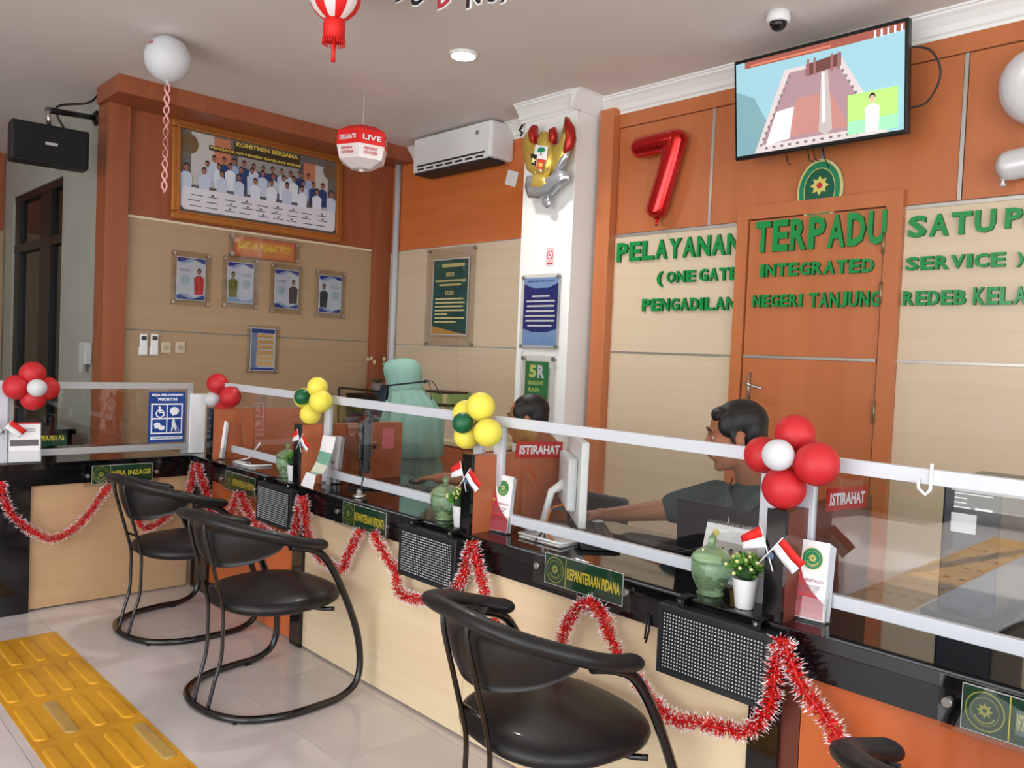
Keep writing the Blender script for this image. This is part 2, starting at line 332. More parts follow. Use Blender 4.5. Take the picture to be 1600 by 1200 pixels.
# door in the back wall
dr = MB()
YD = YW-.03
dr.box((-2.525, YD-.01, 0), (-2.455, YW+.02, 2.215)).box((-1.688, YD-.01, 0), (-1.608, YW+.02, 2.215)).box((-2.525, YD-.01, 2.215), (-1.608, YW-.008, 2.29))
dr = dr.build('door_1', WOODV); tag(dr, kind='structure')
MB().box((-2.448, YD, 1.448), (-1.695, YW+.015, 2.208), bev=.002).build('door_leaf_upper', WOODV, dr); MB().box((-2.448, YD, 0.02), (-1.695, YW+.015, 1.432), bev=.002).build('door_leaf_lower', WOODV, dr)
MB().box((-2.448, YD-.003, 1.433), (-1.70, YW, 1.447)).build('silver_strip', SILVER, dr)
hb = MB(); hb.tube([(-2.395, YD-.004, 1.17), (-2.395, YD-.004, 1.35)], .02, 12, flat=(1, .4)); hb.tube([(-2.395, YD-.01, 1.285), (-2.395, YD-.05, 1.285), (-2.385, YD-.055, 1.283), (-2.29, YD-.055, 1.262)], .008, 8); hb.lathe([(.009, 0), (.009, .004)], 10, (0, 0, 0), 1, Matrix.Translation((-2.395, YD-.012, 1.205)) @ Matrix.Rotation(PI/2, 4, 'X'))
hb.build('door_handle', [STEEL, BLKP], dr)
for z in (2.03, 1.78, 1.18): MB().tube([(-1.69, YD-.012, z-.055), (-1.69, YD-.012, z+.055)], .008, 8).build('hinge', mat('old_brass', (150, 130, 100), .4, .8), dr)
# =================================================================== LETTERING ON THE BACK WALL
def word(t, pl, pr, label, depth=.018, y=YW, wide=None):
    """raised word between its upper left and lower right pixel corners on the wall"""
    a = P(pl[0], pl[1], 1, y-.02); c = P(pr[0], pr[1], 1, y-.02)
    x0, x1, z1, z0 = a.x, c.x, a.z, c.z
    o = thing('wall_lettering', label, 'lettering', (x0, y, z0), 0, 'green raised words on the back wall')
    n = len(t); W = x1-x0; wd = [{'I': .4, ' ': .5, '(': .5, ')': .5, 'J': .8, 'W': 1.3, 'M': 1.2}.get(ch, 1) for ch in t]; gap = .14
    tot = sum(wd)+gap*(n-1); k = W/tot; x = 0
    for ch, q in zip(t, wd):
        if ch != ' ':
            b = MB().text(ch, x, 0, x+q*k, z1-z0, 0, depth, 0, 1, bold=.035)
            b.build('letter', [LETG, LETS], o)
        x += (q+gap)*k
    return o
word('PELAYANAN', (964, 380), (1156, 396), 'big green raised word PELAYANAN left of the door')
word('TERPADU', (1181, 347), (1383, 381), 'big green raised word TERPADU across the top of the door', y=YD)
word('SATU', (1419, 338), (1554, 362), 'big green raised word SATU right of the door')
word('PINTU', (1571, 325), (1715, 346), 'big green raised word starting with P cut by the right picture edge')
word('(', (1026, 424), (1034, 447), 'small green opening bracket before the word ONE')
word('ONE', (1041, 424), (1085, 440), 'small green raised word ONE left of GATE')
word('GATE', (1092, 420), (1153, 437), 'small green raised word GATE left of the door')
word('INTEGRATED', (1188, 413), (1364, 425), 'middle sized green word INTEGRATED on the door', y=YD)
word('SERVICE', (1415, 402), (1570, 416), 'middle sized green word SERVICE right of the door')
word(')', (1589, 394), (1598, 417), 'green closing bracket after the word SERVICE')
word('PENGADILAN', (1003, 467), (1148, 484), 'green raised word PENGADILAN in the lowest row left of the door')
word('NEGERI', (1176, 461), (1252, 479), 'green raised word NEGERI on the door left of TANJUNG', y=YD)
word('TANJUNG', (1264, 457), (1374, 479), 'green raised word TANJUNG on the door beside the hinge', y=YD)
word('REDEB', (1411, 455), (1508, 476), 'green raised word REDEB in the lowest row right of the door')
word('KELAS', (1521, 449), (1625, 475), 'green raised word KELAS cut by the right picture edge')
# =================================================================== WALL THINGS
def board(name, label, cat, loc, rz, w, h, sheet_fn, sw, sh, group=None, standoff=.02, acryl=True, cap=.011, dz=0, dx=0):
    """clear acrylic plate on four metal standoffs with a printed sheet behind it; loc = centre on the wall"""
    o = thing(name, label, cat, loc, rz, group)
    if acryl:
        MB().box((-w/2, -standoff-.004, -h/2), (w/2, -standoff, h/2), bev=.001).build('acrylic_plate', ACRYL, o)
        for sx in (-1, 1):
            for sz in (-1, 1):
                M = Matrix.Translation((sx*(w/2-.022), 0, sz*(h/2-.022))) @ Matrix.Rotation(PI/2, 4, 'X')
                MB().lathe([(cap*.6, 0), (cap*.6, standoff), (cap, standoff+.004), (cap, standoff+.01)], 12, mi=0, M=M).build('standoff_bolt', STEEL, o)
    s = Sheet(); s.rect(-sw/2, -sh/2, sw/2, sh/2, PAPER); sheet_fn(s, sw, sh); s.build('printed_sheet', o, (dx, -standoff+.002 if acryl else -.003, dz))
    return o
C = lambda n, c=(128, 128, 128), r=.5: mat('print_'+n, c, r)
NAVY = C('navy', (24, 60, 150)); SKY = C('sky', (150, 180, 220)); PALE = C('pale', (205, 215, 232)); BROWNS = C('skin', (150, 100, 80)); DARK = C('dark', (30, 28, 34)); PRED = C('red', (200, 40, 48)); OLIVE = C('olive', (120, 120, 50)); GRY = C('grey', (150, 152, 160)); PGREEN = C('green', (22, 92, 88)); PYEL = C('yellow', (232, 222, 150)); PWHITE = C('white', (236, 238, 242)); PORANGE = C('orange', (230, 180, 90))
DKBLU = C('deep_blue', (28, 46, 130)); DGREEN = C('leaf', (50, 140, 80)); GGREEN = C('seal_green', (26, 132, 92)); GYEL = C('seal_yellow', (220, 205, 110)); MAROON = C('maroon', (176, 52, 62))
def wave(s, w, h, top, m1, m2):
    z = h/2 if top else -h/2; d = -1 if top else 1
    s.poly([(-w/2, z)]+[(-w/2+w*i/8, z+d*h*(.10+.05*math.sin(i*.9))) for i in range(9)]+[(w/2, z)], m1)
    s.poly([(-w/2, z)]+[(-w/2+w*i/8, z+d*h*(.06+.05*math.sin(i*.9+1))) for i in range(9)]+[(w/2, z)], m2)
def port(px, side, top, hairc=DARK, bg=PALE, low=NAVY, green=False):
    def f(s, w, h):
        s.rect(-w/2*.97, -h/2*.97, w/2*.97, h/2*.97, bg); wave(s, w*.97, h*.97, True, SKY, NAVY); wave(s, w*.97, h*.97, False, SKY, low)
        x = w*.28*side; s.person(x, -h*.36, h*.62, BROWNS, top, hairc)
        s.ell(-x*.8, -h*.03, w*.17, h*.12, C('pale_seal', (170, 195, 205)), 12)
        for k in range(2): s.rect(-x*.8-w*.2, h*.2-k*h*.035, -x*.8+w*.2, h*.22-k*h*.035, GRY)
    return f
RL = PI/2
def onleft(px, py): return P(px, py, 0, XL)
pts = [((297, 436), port(0, 1, PRED), 'leftmost framed staff portrait sheet, person in red robe, under the orange title plate'),
       ((374, 442), port(0, -1, OLIVE, low=SKY), 'second framed portrait sheet from left, person in black and olive jacket'),
       ((446, 452), port(0, 1, C('brown_suit', (52, 40, 44))), 'third framed portrait sheet from left, person in dark brown suit'),
       ((514, 460), port(0, -1, DARK), 'rightmost framed portrait sheet, person in black suit above the cream joint')]
for (q, f, l) in pts:
    c = onleft(*q); board('portrait_plate', l, 'wall sign', (XL, c.y, c.z), RL, .30, .40, f, .215, .315, 'portrait sheets on the left wall')
def rowsheet(s, w, h):
    s.rect(-w*.47, -h*.48, w*.47, h*.48, PALE); s.rect(-w*.47, h*.38, w*.47, h*.48, NAVY); s.rect(-w*.47, -h*.48, -w*.2, h*.38, C('blue_grey', (120, 140, 180)))
    for k in range(6): s.rect(-w*.25, h*(.26-k*.125), w*.42, h*(.35-k*.125), PORANGE); s.rect(-w*.2, h*(.29-k*.125), w*.36, h*(.305-k*.125), GRY)
    s.rect(-w*.47, -h*.48, w*.47, -h*.43, NAVY)
c = onleft(409, 546); board('notice_plate', 'small framed notice with orange rows and blue header below the portraits', 'wall sign', (XL, c.y, c.z), RL, .28, .38, rowsheet, .21, .34)
# orange title plate
c = onleft(412, 390)
o = thing('title_plate', 'orange title plate reading DAFTAR PEJABAT PTSP under the gilt frame', 'sign', (XL, c.y, c.z), RL)
MB().box((-.30, -.034, -.085), (.30, -.030, .085), bev=.001).build('acrylic_plate', ACRYL, o)
for sx in (-1, 1):
    for sz in (-1, 1): MB().lathe([(.012, 0), (.012, .03), (.018, .034), (.018, .044)], 12, M=Matrix.Translation((sx*.275, 0, sz*.065)) @ Matrix.Rotation(PI/2, 4, 'X')).build('standoff_bolt', STEEL, o)
s = Sheet(); s.rect(-.255, -.075, .255, .075, C('plate_orange', (226, 128, 84))); s.rect(-.235, -.058, .235, .058, C('plate_orange_light', (234, 150, 96))); s.text('DAFTAR PEJABAT PTSP', -.22, -.035, .22, .04, YEL, bold=.02); s.build('printed_sheet', o, (0, -.026, 0))
# gilt framed group photograph, leaning out at the top
a = P(275, 175, 0, XL+.06); bb = P(532, 378, 0, XL+.02)
fy0, fy1, fz0, fz1 = 2.275, 3.70, 2.275, 3.03
o = thing('framed_group_photo', 'large gilt framed group photograph high on the left wall', 'picture', (XL+.012, (fy0+fy1)/2, fz0), RL); o.rotation_euler = (math.radians(-2), 0, RL)
W, H = fy1-fy0, fz1-fz0-.03
b = MB()
for (u0, v0, u1, v1) in ((-W/2, 0, W/2, .055), (-W/2, H-.055, W/2, H), (-W/2, .055, -W/2+.055, H-.055), (W/2-.055, .055, W/2, H-.055)): b.box((u0, -.04, v0), (u1, 0, v1), bev=.012)
for (u0, v0, u1, v1) in ((-W/2+.04, .04, W/2-.04, .06), (-W/2+.04, H-.06, W/2-.04, H-.04), (-W/2+.04, .06, -W/2+.06, H-.06), (W/2-.06, .06, W/2-.04, H-.06)): b.box((u0, -.048, v0), (u1, -.002, v1), bev=.005)
b.build('gilt_frame', GOLD, o)
s = Sheet(); w2, h2 = W-.11, H-.11; zz = H/2
X = lambda u: -w2/2+u*w2
Z = lambda v: .055+v*h2
s.rect(X(0), Z(0), X(1), Z(1), C('photo_base', (104, 100, 98))); s.rect(X(.07), Z(.35), X(.2), Z(.98), C('photo_wall', (190, 188, 186))); s.rect(X(.84), Z(.3), X(.94), Z(.9), C('photo_wall'))
s.rect(X(.2), Z(.45), X(.3), Z(.97), C('photo_orange', (190, 120, 90))); s.rect(X(.77), Z(.4), X(.85), Z(.9), C('photo_orange')); s.rect(X(.33), Z(.45), X(.75), Z(.85), C('photo_dark', (80, 74, 74)))
s.rect(X(.34), Z(.66), X(.74), Z(.80), C('photo_grey', (150, 146, 144)))
s.rect(X(.32), Z(.86), X(.74), Z(.98), C('photo_band', (60, 50, 34))); s.text('KOMITMEN BERSAMA', X(.33), Z(.92), X(.73), Z(.975), C('gold_text', (214, 190, 90)), .04)
s.rect(X(.17), Z(.80), X(.76), Z(.865), C('photo_band')); s.text('PENGADILAN NEGERI TANJUNG REDEB', X(.18), Z(.815), X(.75), Z(.855), C('gold_text'), .04)
s.ell(X(.06), Z(.83), w2*.05, h2*.12, C('photo_seal', (110, 90, 60))); s.ell(X(.95), Z(.85), w2*.045, h2*.11, C('photo_seal'))
r2 = random.Random(3)
sh = [C('shirt_white', (214, 220, 232)), C('shirt_blue', (150, 170, 205)), C('shirt_pale', (190, 200, 220)), C('shirt_navy', (40, 60, 110))]
for row, (n, v, hh) in enumerate(((11, .50, .26), (12, .42, .26), (10, .30, .28))):
    for i in range(n):
        u = (.2+.6*i/(n-1)) if row == 0 else (.16+.74*i/(n-1) if row == 1 else .04+.92*i/(n-1))
        s.person(X(u), Z(v-.07), h2*(hh+.07+r2.uniform(-.02, .02)), BROWNS, sh[r2.choice((0, 0, 0, 2, 2, 3) if row else (1, 2, 1, 3))], DARK)
s.rect(X(.0), Z(0), X(1), Z(.06), C('photo_low', (90, 84, 80))); s.poly([(X(.03), Z(.04)), (X(.97), Z(.04)), (X(.99), Z(.08)), (X(.99), Z(.27)), (X(.97), Z(.31)), (X(.03), Z(.31)), (X(.01), Z(.27)), (X(.01), Z(.08))], C('signing_card', (214, 212, 222)))
for k in range(3):
    for i in range(9):
        u = .06+.1*i+r2.uniform(-.01, .01); s.rect(X(u), Z(.09+.065*k), X(u+.065), Z(.1+.065*k), C('ink', (70, 70, 80)))
        if r2.random() < .6: s.poly([(X(u+.02), Z(.11+.065*k)), (X(u+.035), Z(.135+.065*k)), (X(u+.04), Z(.11+.065*k))], C('ink'))
s.build('photo_print', o, (0, -.018, 0))
# remotes and sockets on the left wall
for i, (px, l) in enumerate(((223, 'left of the two wall remotes, white with dark display'), (240, 'right of the two wall remotes, white with dark display'))):
    c = onleft(px, 538); o = thing('remote_control', l+' on the cream wall', 'remote', (XL, c.y, c.z), RL, 'wall remotes')
    MB().box((-.026, -.024, -.075), (.026, -.004, .075), bev=.006).build('remote_body', WHITE, o); MB().box((-.03, -.018, -.08), (.03, 0, -.02), bev=.004).build('holder', WHITE, o)
    MB().box((-.018, -.0255, .03), (.018, -.023, .06)).build('display', mat('lcd_dark', (60, 62, 60), .3), o)
for px, l in ((259, 'left white wall socket right of the remotes'), (281, 'right white wall socket beside the first socket')):
    c = onleft(px, 543); o = thing('wall_socket', l, 'socket', (XL, c.y, c.z), RL, 'wall sockets')
    MB().box((-.035, -.012, -.04), (.035, 0, .04), bev=.005).build('socket_plate', mat('ivory_plastic', (205, 190, 165), .4), o); MB().lathe([(.02, 0), (.02, .004)], 14, M=Matrix.Translation((0, -.012, 0)) @ Matrix.Rotation(PI/2, 4, 'X')).build('socket_face', mat('ivory_face', (180, 164, 140), .5), o)
# loudspeaker on its arm at the corridor wall
c = P(152, 185, 1, 1.88)
o = thing('loudspeaker', 'black box loudspeaker hanging from a wall arm at top left', 'loudspeaker', (c.x, 1.88, c.z), 0)
M = Matrix.Rotation(PI/2, 4, 'X'); MB().lathe([(.055, 0), (.055, .012), (.03, .03)], 20, M=M).build('wall_disc', BLKP, o)
dd = P(75, 172, 1, 1.45)-c
MB().tube([(0, -.02, 0), (dd.x, dd.y, dd.z)], .02, 10).build('arm', BLKP, o)
sp = P(80, 226, 1, 1.46)-Vector((c.x, 1.88, c.z)); fwd = Vector((.995, -.08, 0)); M = Matrix.Translation(sp) @ Matrix.Rotation(math.atan2(fwd.y, fwd.x)+PI/2, 4, 'Z')
MB().box((-.222, 0, -.125), (.222, .15, .125), bev=.012, M=M).build('cabinet', mat('speaker_black', (14, 15, 18), .5), o)
MB().box((-.21, -.012, -.115), (.21, .002, .115), bev=.006, M=M).build('grille', mat('speaker_cloth', (10, 11, 13), .85), o)
MB().box((-.035, -.016, -.008), (.035, -.011, .010), M=M).build('badge', STEEL, o)
MB().tube([(dd.x, dd.y, dd.z), tuple(M @ Vector((0, .08, .12)))], .014, 8).build('swivel', STEEL, o)
b = MB(); b.tube(smooth([tuple(M @ Vector((.1, .10, .12))), (-.06, -.25, .03), (-.02, -.06, .10), (.08, -.02, .15)]), .008, 6); b.build('cable', BLKP, o)
# paper dispenser on the corridor wall and priority sign on a far desk
c = P(138, 552, 1, 1.87); o = tag(MB().box((-.07, -.05, -.08), (.07, 0, .08), bev=.006).box((-.045, -.052, -.14), (.03, -.05, -.05)).build('wall_dispenser', mat('dull_white', (196, 200, 198), .5), loc=(c.x, 1.875, c.z)), 'white paper holder on the grey wall beside the dark window', 'dispenser')
# AC unit
o = thing('air_conditioner', 'white split air conditioner high on the orange wall', 'air conditioner', (-4.93, YW, 2.81))
MB().box((-.47, -.24, 0.02), (.47, 0, .29), bev=.02).build('housing', WHITE, o)
b = MB(); b.box((-.44, -.236, -.004), (.44, -.06, .022), bev=.006); b.build('air_outlet', mat('vent_dark', (40, 42, 44), .6), o)
b = MB()
for i in range(7): b.box((-.40+i*.118, -.242, .028), (-.32+i*.118, -.238, .042))
b.box((-.41, -.244, .055), (.41, -.238, .068)); b.build('outlet_slots', mat('vent_dark'), o)
MB().box((-.44, -.25, .012), (.44, -.235, .024), bev=.003).build('louver', WHITE, o); MB().box((.30, -.2415, .20), (.33, -.239, .23)).build('badge', mat('ac_badge', (120, 120, 125), .4), o)
c = P(797, 278, 1, YW-.02); MB().box((-.06, -.004, -.055), (.06, 0, .055), M=Matrix.Rotation(.3, 4, 'Y')).build('paper_note', PAPER, loc=(c.x, YW-.001, c.z))
tag(bpy.data.objects['paper_note'], 'small white square note taped askew under the air conditioner', 'note')
# vision board
def vboard(s, w, h):
    s.rect(-w*.475, -h*.485, w*.475, h*.485, PGREEN); s.poly([(-w*.475, -h*.485), (-w*.475, -h*.38), (-w*.2, -h*.41), (w*.2, -h*.46), (w*.475, -h*.485)], PORANGE)
    s.ell(-w*.33, h*.42, w*.06, h*.03, GGREEN); s.rect(-w*.24, h*.39, w*.38, h*.435, PYEL); s.rect(-w*.12, h*.27, w*.1, h*.32, PYEL)
    s.text('VISI', -w*.1, h*.278, w*.08, h*.312, PGREEN); s.rect(-w*.12, h*.03, w*.1, h*.08, PYEL); s.text('MISI', -w*.1, h*.038, w*.08, h*.072, PGREEN)
    for k, (a, c) in enumerate(((-.42, .42), (-.3, .3))): s.rect(w*a, h*(.20-k*.055), w*c, h*(.225-k*.055), PYEL)
    for k, (a, c) in enumerate(((-.4, .38), (-.4, .42), (-.4, .38), (-.4, .42), (-.4, -.05), (-.4, .42), (-.4, .2))): s.rect(w*a, h*(-.035-k*.05), w*c, h*(-.015-k*.05), PYEL)
board('vision_board', 'green vision and mission poster with yellow lines behind clear plate', 'poster', (-5.13, YW, 1.84), 0, .62, .80, vboard, .46, .62, cap=.013)
# posters on the pillar
def blue(s, w, h):
    s.rect(-w*.48, -h*.485, w*.48, h*.485, C('light_blue', (140, 178, 228))); s.poly([(-w*.48, h*.40), (-w*.2, h*.34), (w*.2, h*.34), (w*.48, h*.40), (w*.48, -h*.24), (w*.2, -h*.29), (-w*.2, -h*.29), (-w*.48, -h*.24)], DKBLU)
    s.text('MAKLUMAT PELAYANAN', -w*.36, h*.42, w*.36, h*.45, DKBLU)
    for k, q in enumerate((.25, .4, .38, .4, .42, .4, .34)): s.rect(-w*q, h*(.21-k*.07), w*q, h*(.235-k*.07), PWHITE)
    for k in range(8): s.rect(-w*.42+k*w*.1, -h*.45, -w*.36+k*w*.1, -h*(.40-.03*(k % 3)), C('pale_city', (110, 150, 205)))
board('pledge_poster', 'blue and navy pledge poster on the white pillar', 'poster', (-3.855, 3.95, 1.69), 0, .37, .51, blue, .335, .475, cap=.012)
def r5(s, w, h):
    s.rect(-w/2, -h/2, w/2, h/2, DGREEN); s.text('5', -w*.33, h*.22, -w*.02, h*.44, C('lime', (220, 232, 130)), .05); s.text('R', w*.03, h*.22, w*.33, h*.44, PWHITE, .05)
    for k, t in enumerate(('RINGKAS', 'RAPI', 'RESIK', 'RAWAT', 'RAJIN')): s.text(t, -w*.33, h*(.10-.12*k), w*(.30 if k == 0 else .12), h*(.17-.12*k), C('lime'))
board('tidy_poster', 'green 5R tidiness poster low on the white pillar', 'poster', (-3.85, 3.95, 1.155), 0, .33, .48, r5, .22, .40, cap=.015, dx=-.01)
def smoke(s, w, h):
    s.rect(-w*.46, -h*.47, w*.46, h*.47, C('pinkish', (226, 190, 190))); s.ell(0, h*.08, w*.36, w*.36, PRED); s.ell(0, h*.08, w*.28, w*.28, PWHITE); s.rect(-w*.24, h*.05, w*.2, h*.1, DARK)
    s.poly([(-w*.25, h*.24), (-w*.18, h*.28), (w*.25, -h*.08), (w*.18, -h*.12)], PRED); s.rect(-w*.3, -h*.4, w*.3, -h*.33, PRED)
c = P(860, 401, 1, 3.95); board('no_smoking_sticker', 'tiny no smoking sticker on the white pillar', 'sticker', (c.x, 3.95, c.z), 0, .1, .12, smoke, .078, .125, acryl=False)
# emblem under the TV
c = P(1280, 297, 1, YW-.03); o = thing('court_emblem', 'oval green court emblem plaque under the television', 'emblem', (c.x, YW-.006, c.z))
rx, rz = .125, .165
MB().lathe([(1, 0), (1, .022)], 40, M=Matrix.Diagonal((rx, 1, rz, 1)) @ Matrix.Rotation(PI/2, 4, 'X')).build('plaque', C('emblem_rim', (206, 200, 150)), o)
s = Sheet(); s.ell(0, 0, rx*.95, rz*.95, GYEL, 40); s.ell(0, 0, rx*.91, rz*.91, GGREEN, 40); s.ell(0, .0, rx*.70, rz*.72, GYEL, 36); s.ell(0, 0, rx*.67, rz*.69, mat('print_seal_dark', (14, 92, 66)), 36)
s.star(0, rz*.15, rx*.42, GYEL, 8, .62); s.ell(0, rz*.15, rx*.13, rx*.13, PRED, 10); s.poly([(-rx*.7, -rz*.3), (-rx*.55, -rz*.3), (-rx*.3, -rz*.62), (rx*.3, -rz*.62), (rx*.55, -rz*.3), (rx*.7, -rz*.3), (rx*.4, -rz*.75), (-rx*.4, -rz*.75)], GYEL)
s.poly([(-rx*.5, -rz*.42), (rx*.5, -rz*.42), (rx*.3, -rz*.56), (-rx*.3, -rz*.56)], GGREEN); s.build('emblem_print', o, (0, -.0225, 0))
# television
yt = 3.93
tl, tr, br, bl = P(1145, 93, 1, yt-.04), P(1420, 27, 1, yt-.04), P(1416, 211, 1, yt+.03), P(1149, 250, 1, yt+.03)
cx = (tl.x+tr.x+br.x+bl.x)/4; cz = (tl.z+tr.z+br.z+bl.z)/4; TW = ((tr.x-tl.x)+(br.x-bl.x))/2; TH = ((tl.z-bl.z)+(tr.z-br.z))/2
o = thing('television', 'flat television above the door showing a wooden gavel', 'television', (cx, yt, cz)); o.rotation_euler = (math.radians(7), 0, 0)
MB().box((-TW/2, 0, -TH/2), (TW/2, .045, TH/2), bev=.006).build('tv_body', mat('tv_black', (16, 17, 19), .3), o)
MB().box((-TW*.3, .045, -TH*.3), (TW*.3, .09, TH*.2), bev=.01).build('tv_back', BLKP, o)
MB().box((-.1, .09, -.1), (.1, .25, .1)).build('wall_bracket', BLKP, o)
E_ = lambda n, c=(128, 128, 128): mat('screen_'+n, c, .15, emit=.62)
s = Sheet(); sw, sh2 = TW-.03, TH-.04
X = lambda u: -sw/2+u*sw
Z = lambda v: -sh2/2+v*sh2
s.rect(X(0), Z(0), X(1), Z(1), E_('teal', (136, 176, 188))); s.poly([(X(0), Z(0)), (X(.30), Z(0)), (X(.12), Z(.6)), (X(0), Z(.7))], E_('teal_dark', (110, 146, 154)))
s.poly([(X(.06), Z(1)), (X(1), Z(1)), (X(1), Z(.93)), (X(.7), Z(.92)), (X(.06), Z(.93))], E_('wood_strip', (140, 78, 66))); s.rect(X(.1), Z(.94), X(.6), Z(.96), E_('wood_light', (190, 110, 90)))
for k in range(5): s.rect(X(.84+.035*k), Z(.92), X(.85+.035*k), Z(.99), E_('white', (225, 232, 236)))
s.poly([(X(.12), Z(0)), (X(.92), Z(0)), (X(.66), Z(.82)), (X(.32), Z(.82))], E_('book_edge', (190, 180, 180))); s.poly([(X(.17), Z(.08)), (X(.85), Z(.08)), (X(.63), Z(.78)), (X(.35), Z(.78))], E_('book', (150, 122, 128)))
s.poly([(X(.3), Z(.12)), (X(.7), Z(.12)), (X(.6), Z(.5)), (X(.4), Z(.5))], E_('book_warm', (170, 120, 112)))
for k in range(12): s.ell(X(.165+.017*k), Z(.08+.06*k), sw*.008, sh2*.018, E_('lace', (110, 100, 104)), 6); s.ell(X(.85-.018*k), Z(.08+.06*k), sw*.008, sh2*.018, E_('lace'), 6); s.ell(X(.2+.05*k), Z(.04), sw*.012, sh2*.015, E_('lace'), 6)
s.poly([(X(.455), Z(.70)), (X(.66), Z(.74)), (X(.66), Z(.86)), (X(.455), Z(.82))], E_('gavel', (96, 60, 58)))
for u in (.46, .50, .60, .64): s.rect(X(u), Z(.70), X(u+.014), Z(.87), E_('gavel_ring', (140, 96, 90)))
s.poly([(X(.545), Z(.72)), (X(.585), Z(.72)), (X(.605), Z(.30)), (X(.61), Z(.12)), (X(.57), Z(.07)), (X(.53), Z(.12)), (X(.535), Z(.30))], E_('handle', (170, 160, 158))); s.poly([(X(.55), Z(.7)), (X(.565), Z(.7)), (X(.57), Z(.2)), (X(.55), Z(.2))], E_('handle_light', (212, 208, 206)))
s.poly([(X(.20), Z(.07)), (X(.35), Z(.10)), (X(.38), Z(.42)), (X(.27), Z(.40))], E_('card', (225, 240, 242)))
s.rect(X(.70), Z(.03), X(.97), Z(.42), E_('lime', (160, 214, 110))); s.rect(X(.70), Z(.03), X(.97), Z(.16), E_('mint', (140, 220, 160))); s.person(X(.835), Z(.03), sh2*.37, E_('face', (206, 160, 140)), E_('shirt', (228, 230, 232)), E_('hair', (40, 30, 34)))
s.build('screen', o, (0, -.002, 0))
b = MB(); b.tube(smooth([(TW/2-.05, .05, TH*.28), (TW/2+.06, .1, TH*.22), (TW/2+.10, .12, 0), (TW/2+.04, .12, -TH*.22), (TW/2-.05, .08, -TH*.25)]), .005, 6)
for x in (-.18, -.06, -.03, .02): b.tube([(x, .04, -TH/2+.02), (x+.01, .05, -TH/2-.05), (x+.03, .06, -TH/2-.06 if x < 0 else -TH/2-.1)], .003, 5)
tag(b.build('cables', BLKP, o), kind='stuff')
# ceiling things
c = P(724, 84, 2, ZC); o = thing('ceiling_light', 'round glowing ceiling downlight', 'ceiling light', (c.x, c.y, ZC))
MB().lathe([(.085, 0), (.085, -.012), (.07, -.016)], 28).build('rim', WHITE, o); MB().lathe([(.069, -.010), (.069, -.018), (.001, -.020)], 28).build('diffuser', mat('lamp_glow', (255, 252, 245), .5, emit=9), o)
pl = bpy.data.lights.new('downlight', 'SPOT'); pl.energy = 60; pl.spot_size = 2.6; pl.spot_blend = .8; pl.shadow_soft_size = .08; po = bpy.data.objects.new('downlight', pl); po.location = (c.x, c.y, ZC-.05); col.objects.link(po)
c = P(1217, 20, 2, ZC); o = thing('dome_camera', 'small white dome security camera on the ceiling', 'security camera', (c.x, c.y, ZC))
MB().lathe([(.055, 0), (.057, -.04), (.05, -.05)], 24).build('housing', WHITE, o); MB().ell((0, 0, -.048), (.042, .042, .042), 20).build('dome', mat('smoked_dome', (20, 20, 22), .1), o); MB().ell((-.01, -.035, -.06), (.016, .016, .016), 12).build('lens', mat('lens_black', (5, 5, 6), .05), o)
# =================================================================== COUNTER
BTOP = mat('black_stone_top', (8, 8, 9), .06, coat=.3); BEDGE = mat('black_stone_edge', (12, 12, 13), .12)
WOODC = grain('orange_counter_board', (206, 108, 56), (190, 94, 46), .36, (9, 9, .7), coat=.1)
ct = thing('service_counter', 'long black topped service counter with cream and orange front boards', 'counter', (-1.7, 1.9, 0))
def cp(b, name, m): return b.build(name, m, ct, (1.7, -1.9, 0))
cp(MB().box((-5.12, 1.862, .715), (1.3, 2.50, .75), bev=.003), 'countertop', BTOP)
cp(MB().box((-4.53, 1.872, .64), (1.3, 1.90, .714)), 'fascia', BEDGE)
xo = P(331, 760, 1, 1.9).x
cp(MB().box((xo, 1.90, .01), (-3.395, 1.925, .64)), 'front_panel', WOODC)
cp(MB().box((-3.30, 1.90, .01), (-2.17, 1.925, .64)), 'front_panel', CREAMV); cp(MB().box((-2.168, 1.90, .01), (-1.04, 1.925, .64)), 'front_panel', CREAMV)
cp(MB().box((-.905, 1.90, .01), (.35, 1.925, .64)), 'front_panel', WOODC); cp(MB().box((.353, 1.90, .01), (1.3, 1.925, .64)), 'front_panel', WOODC)
for a, b_ in ((-4.535, xo-.004), (-3.393, -3.303), (-1.038, -.955)): cp(MB().box((a, 1.885, 0), (b_, 2.2, .64)), 'leg', BLACKW)
cp(MB().box((-.955, 1.90, 0), (-.907, 2.2, .64)), 'leg_side', mat('leg_and_shaded_board_brown', (104, 50, 36), .35))
# left desk at right angles
dk = thing('corner_desk', 'black topped reading desk with tan front board at the left edge', 'desk', (-4.8, 1.4, 0))
def dp(b, name, m): return b.build(name, m, dk, (4.8, -1.4, 0))
dp(MB().box((-5.2, .55, .715), (-4.505, 1.858, .75), bev=.003), 'countertop', BTOP); dp(MB().box((-4.54, .55, .635), (-4.515, 1.858, .714)), 'fascia', BEDGE)
dp(MB().box((-4.565, 1.072, .01), (-4.54, 1.862, .634)), 'front_panel', TAN)
dp(MB().box((-5.0, .55, 0), (-4.52, 1.07, .634)), 'side_block', BLACKW)
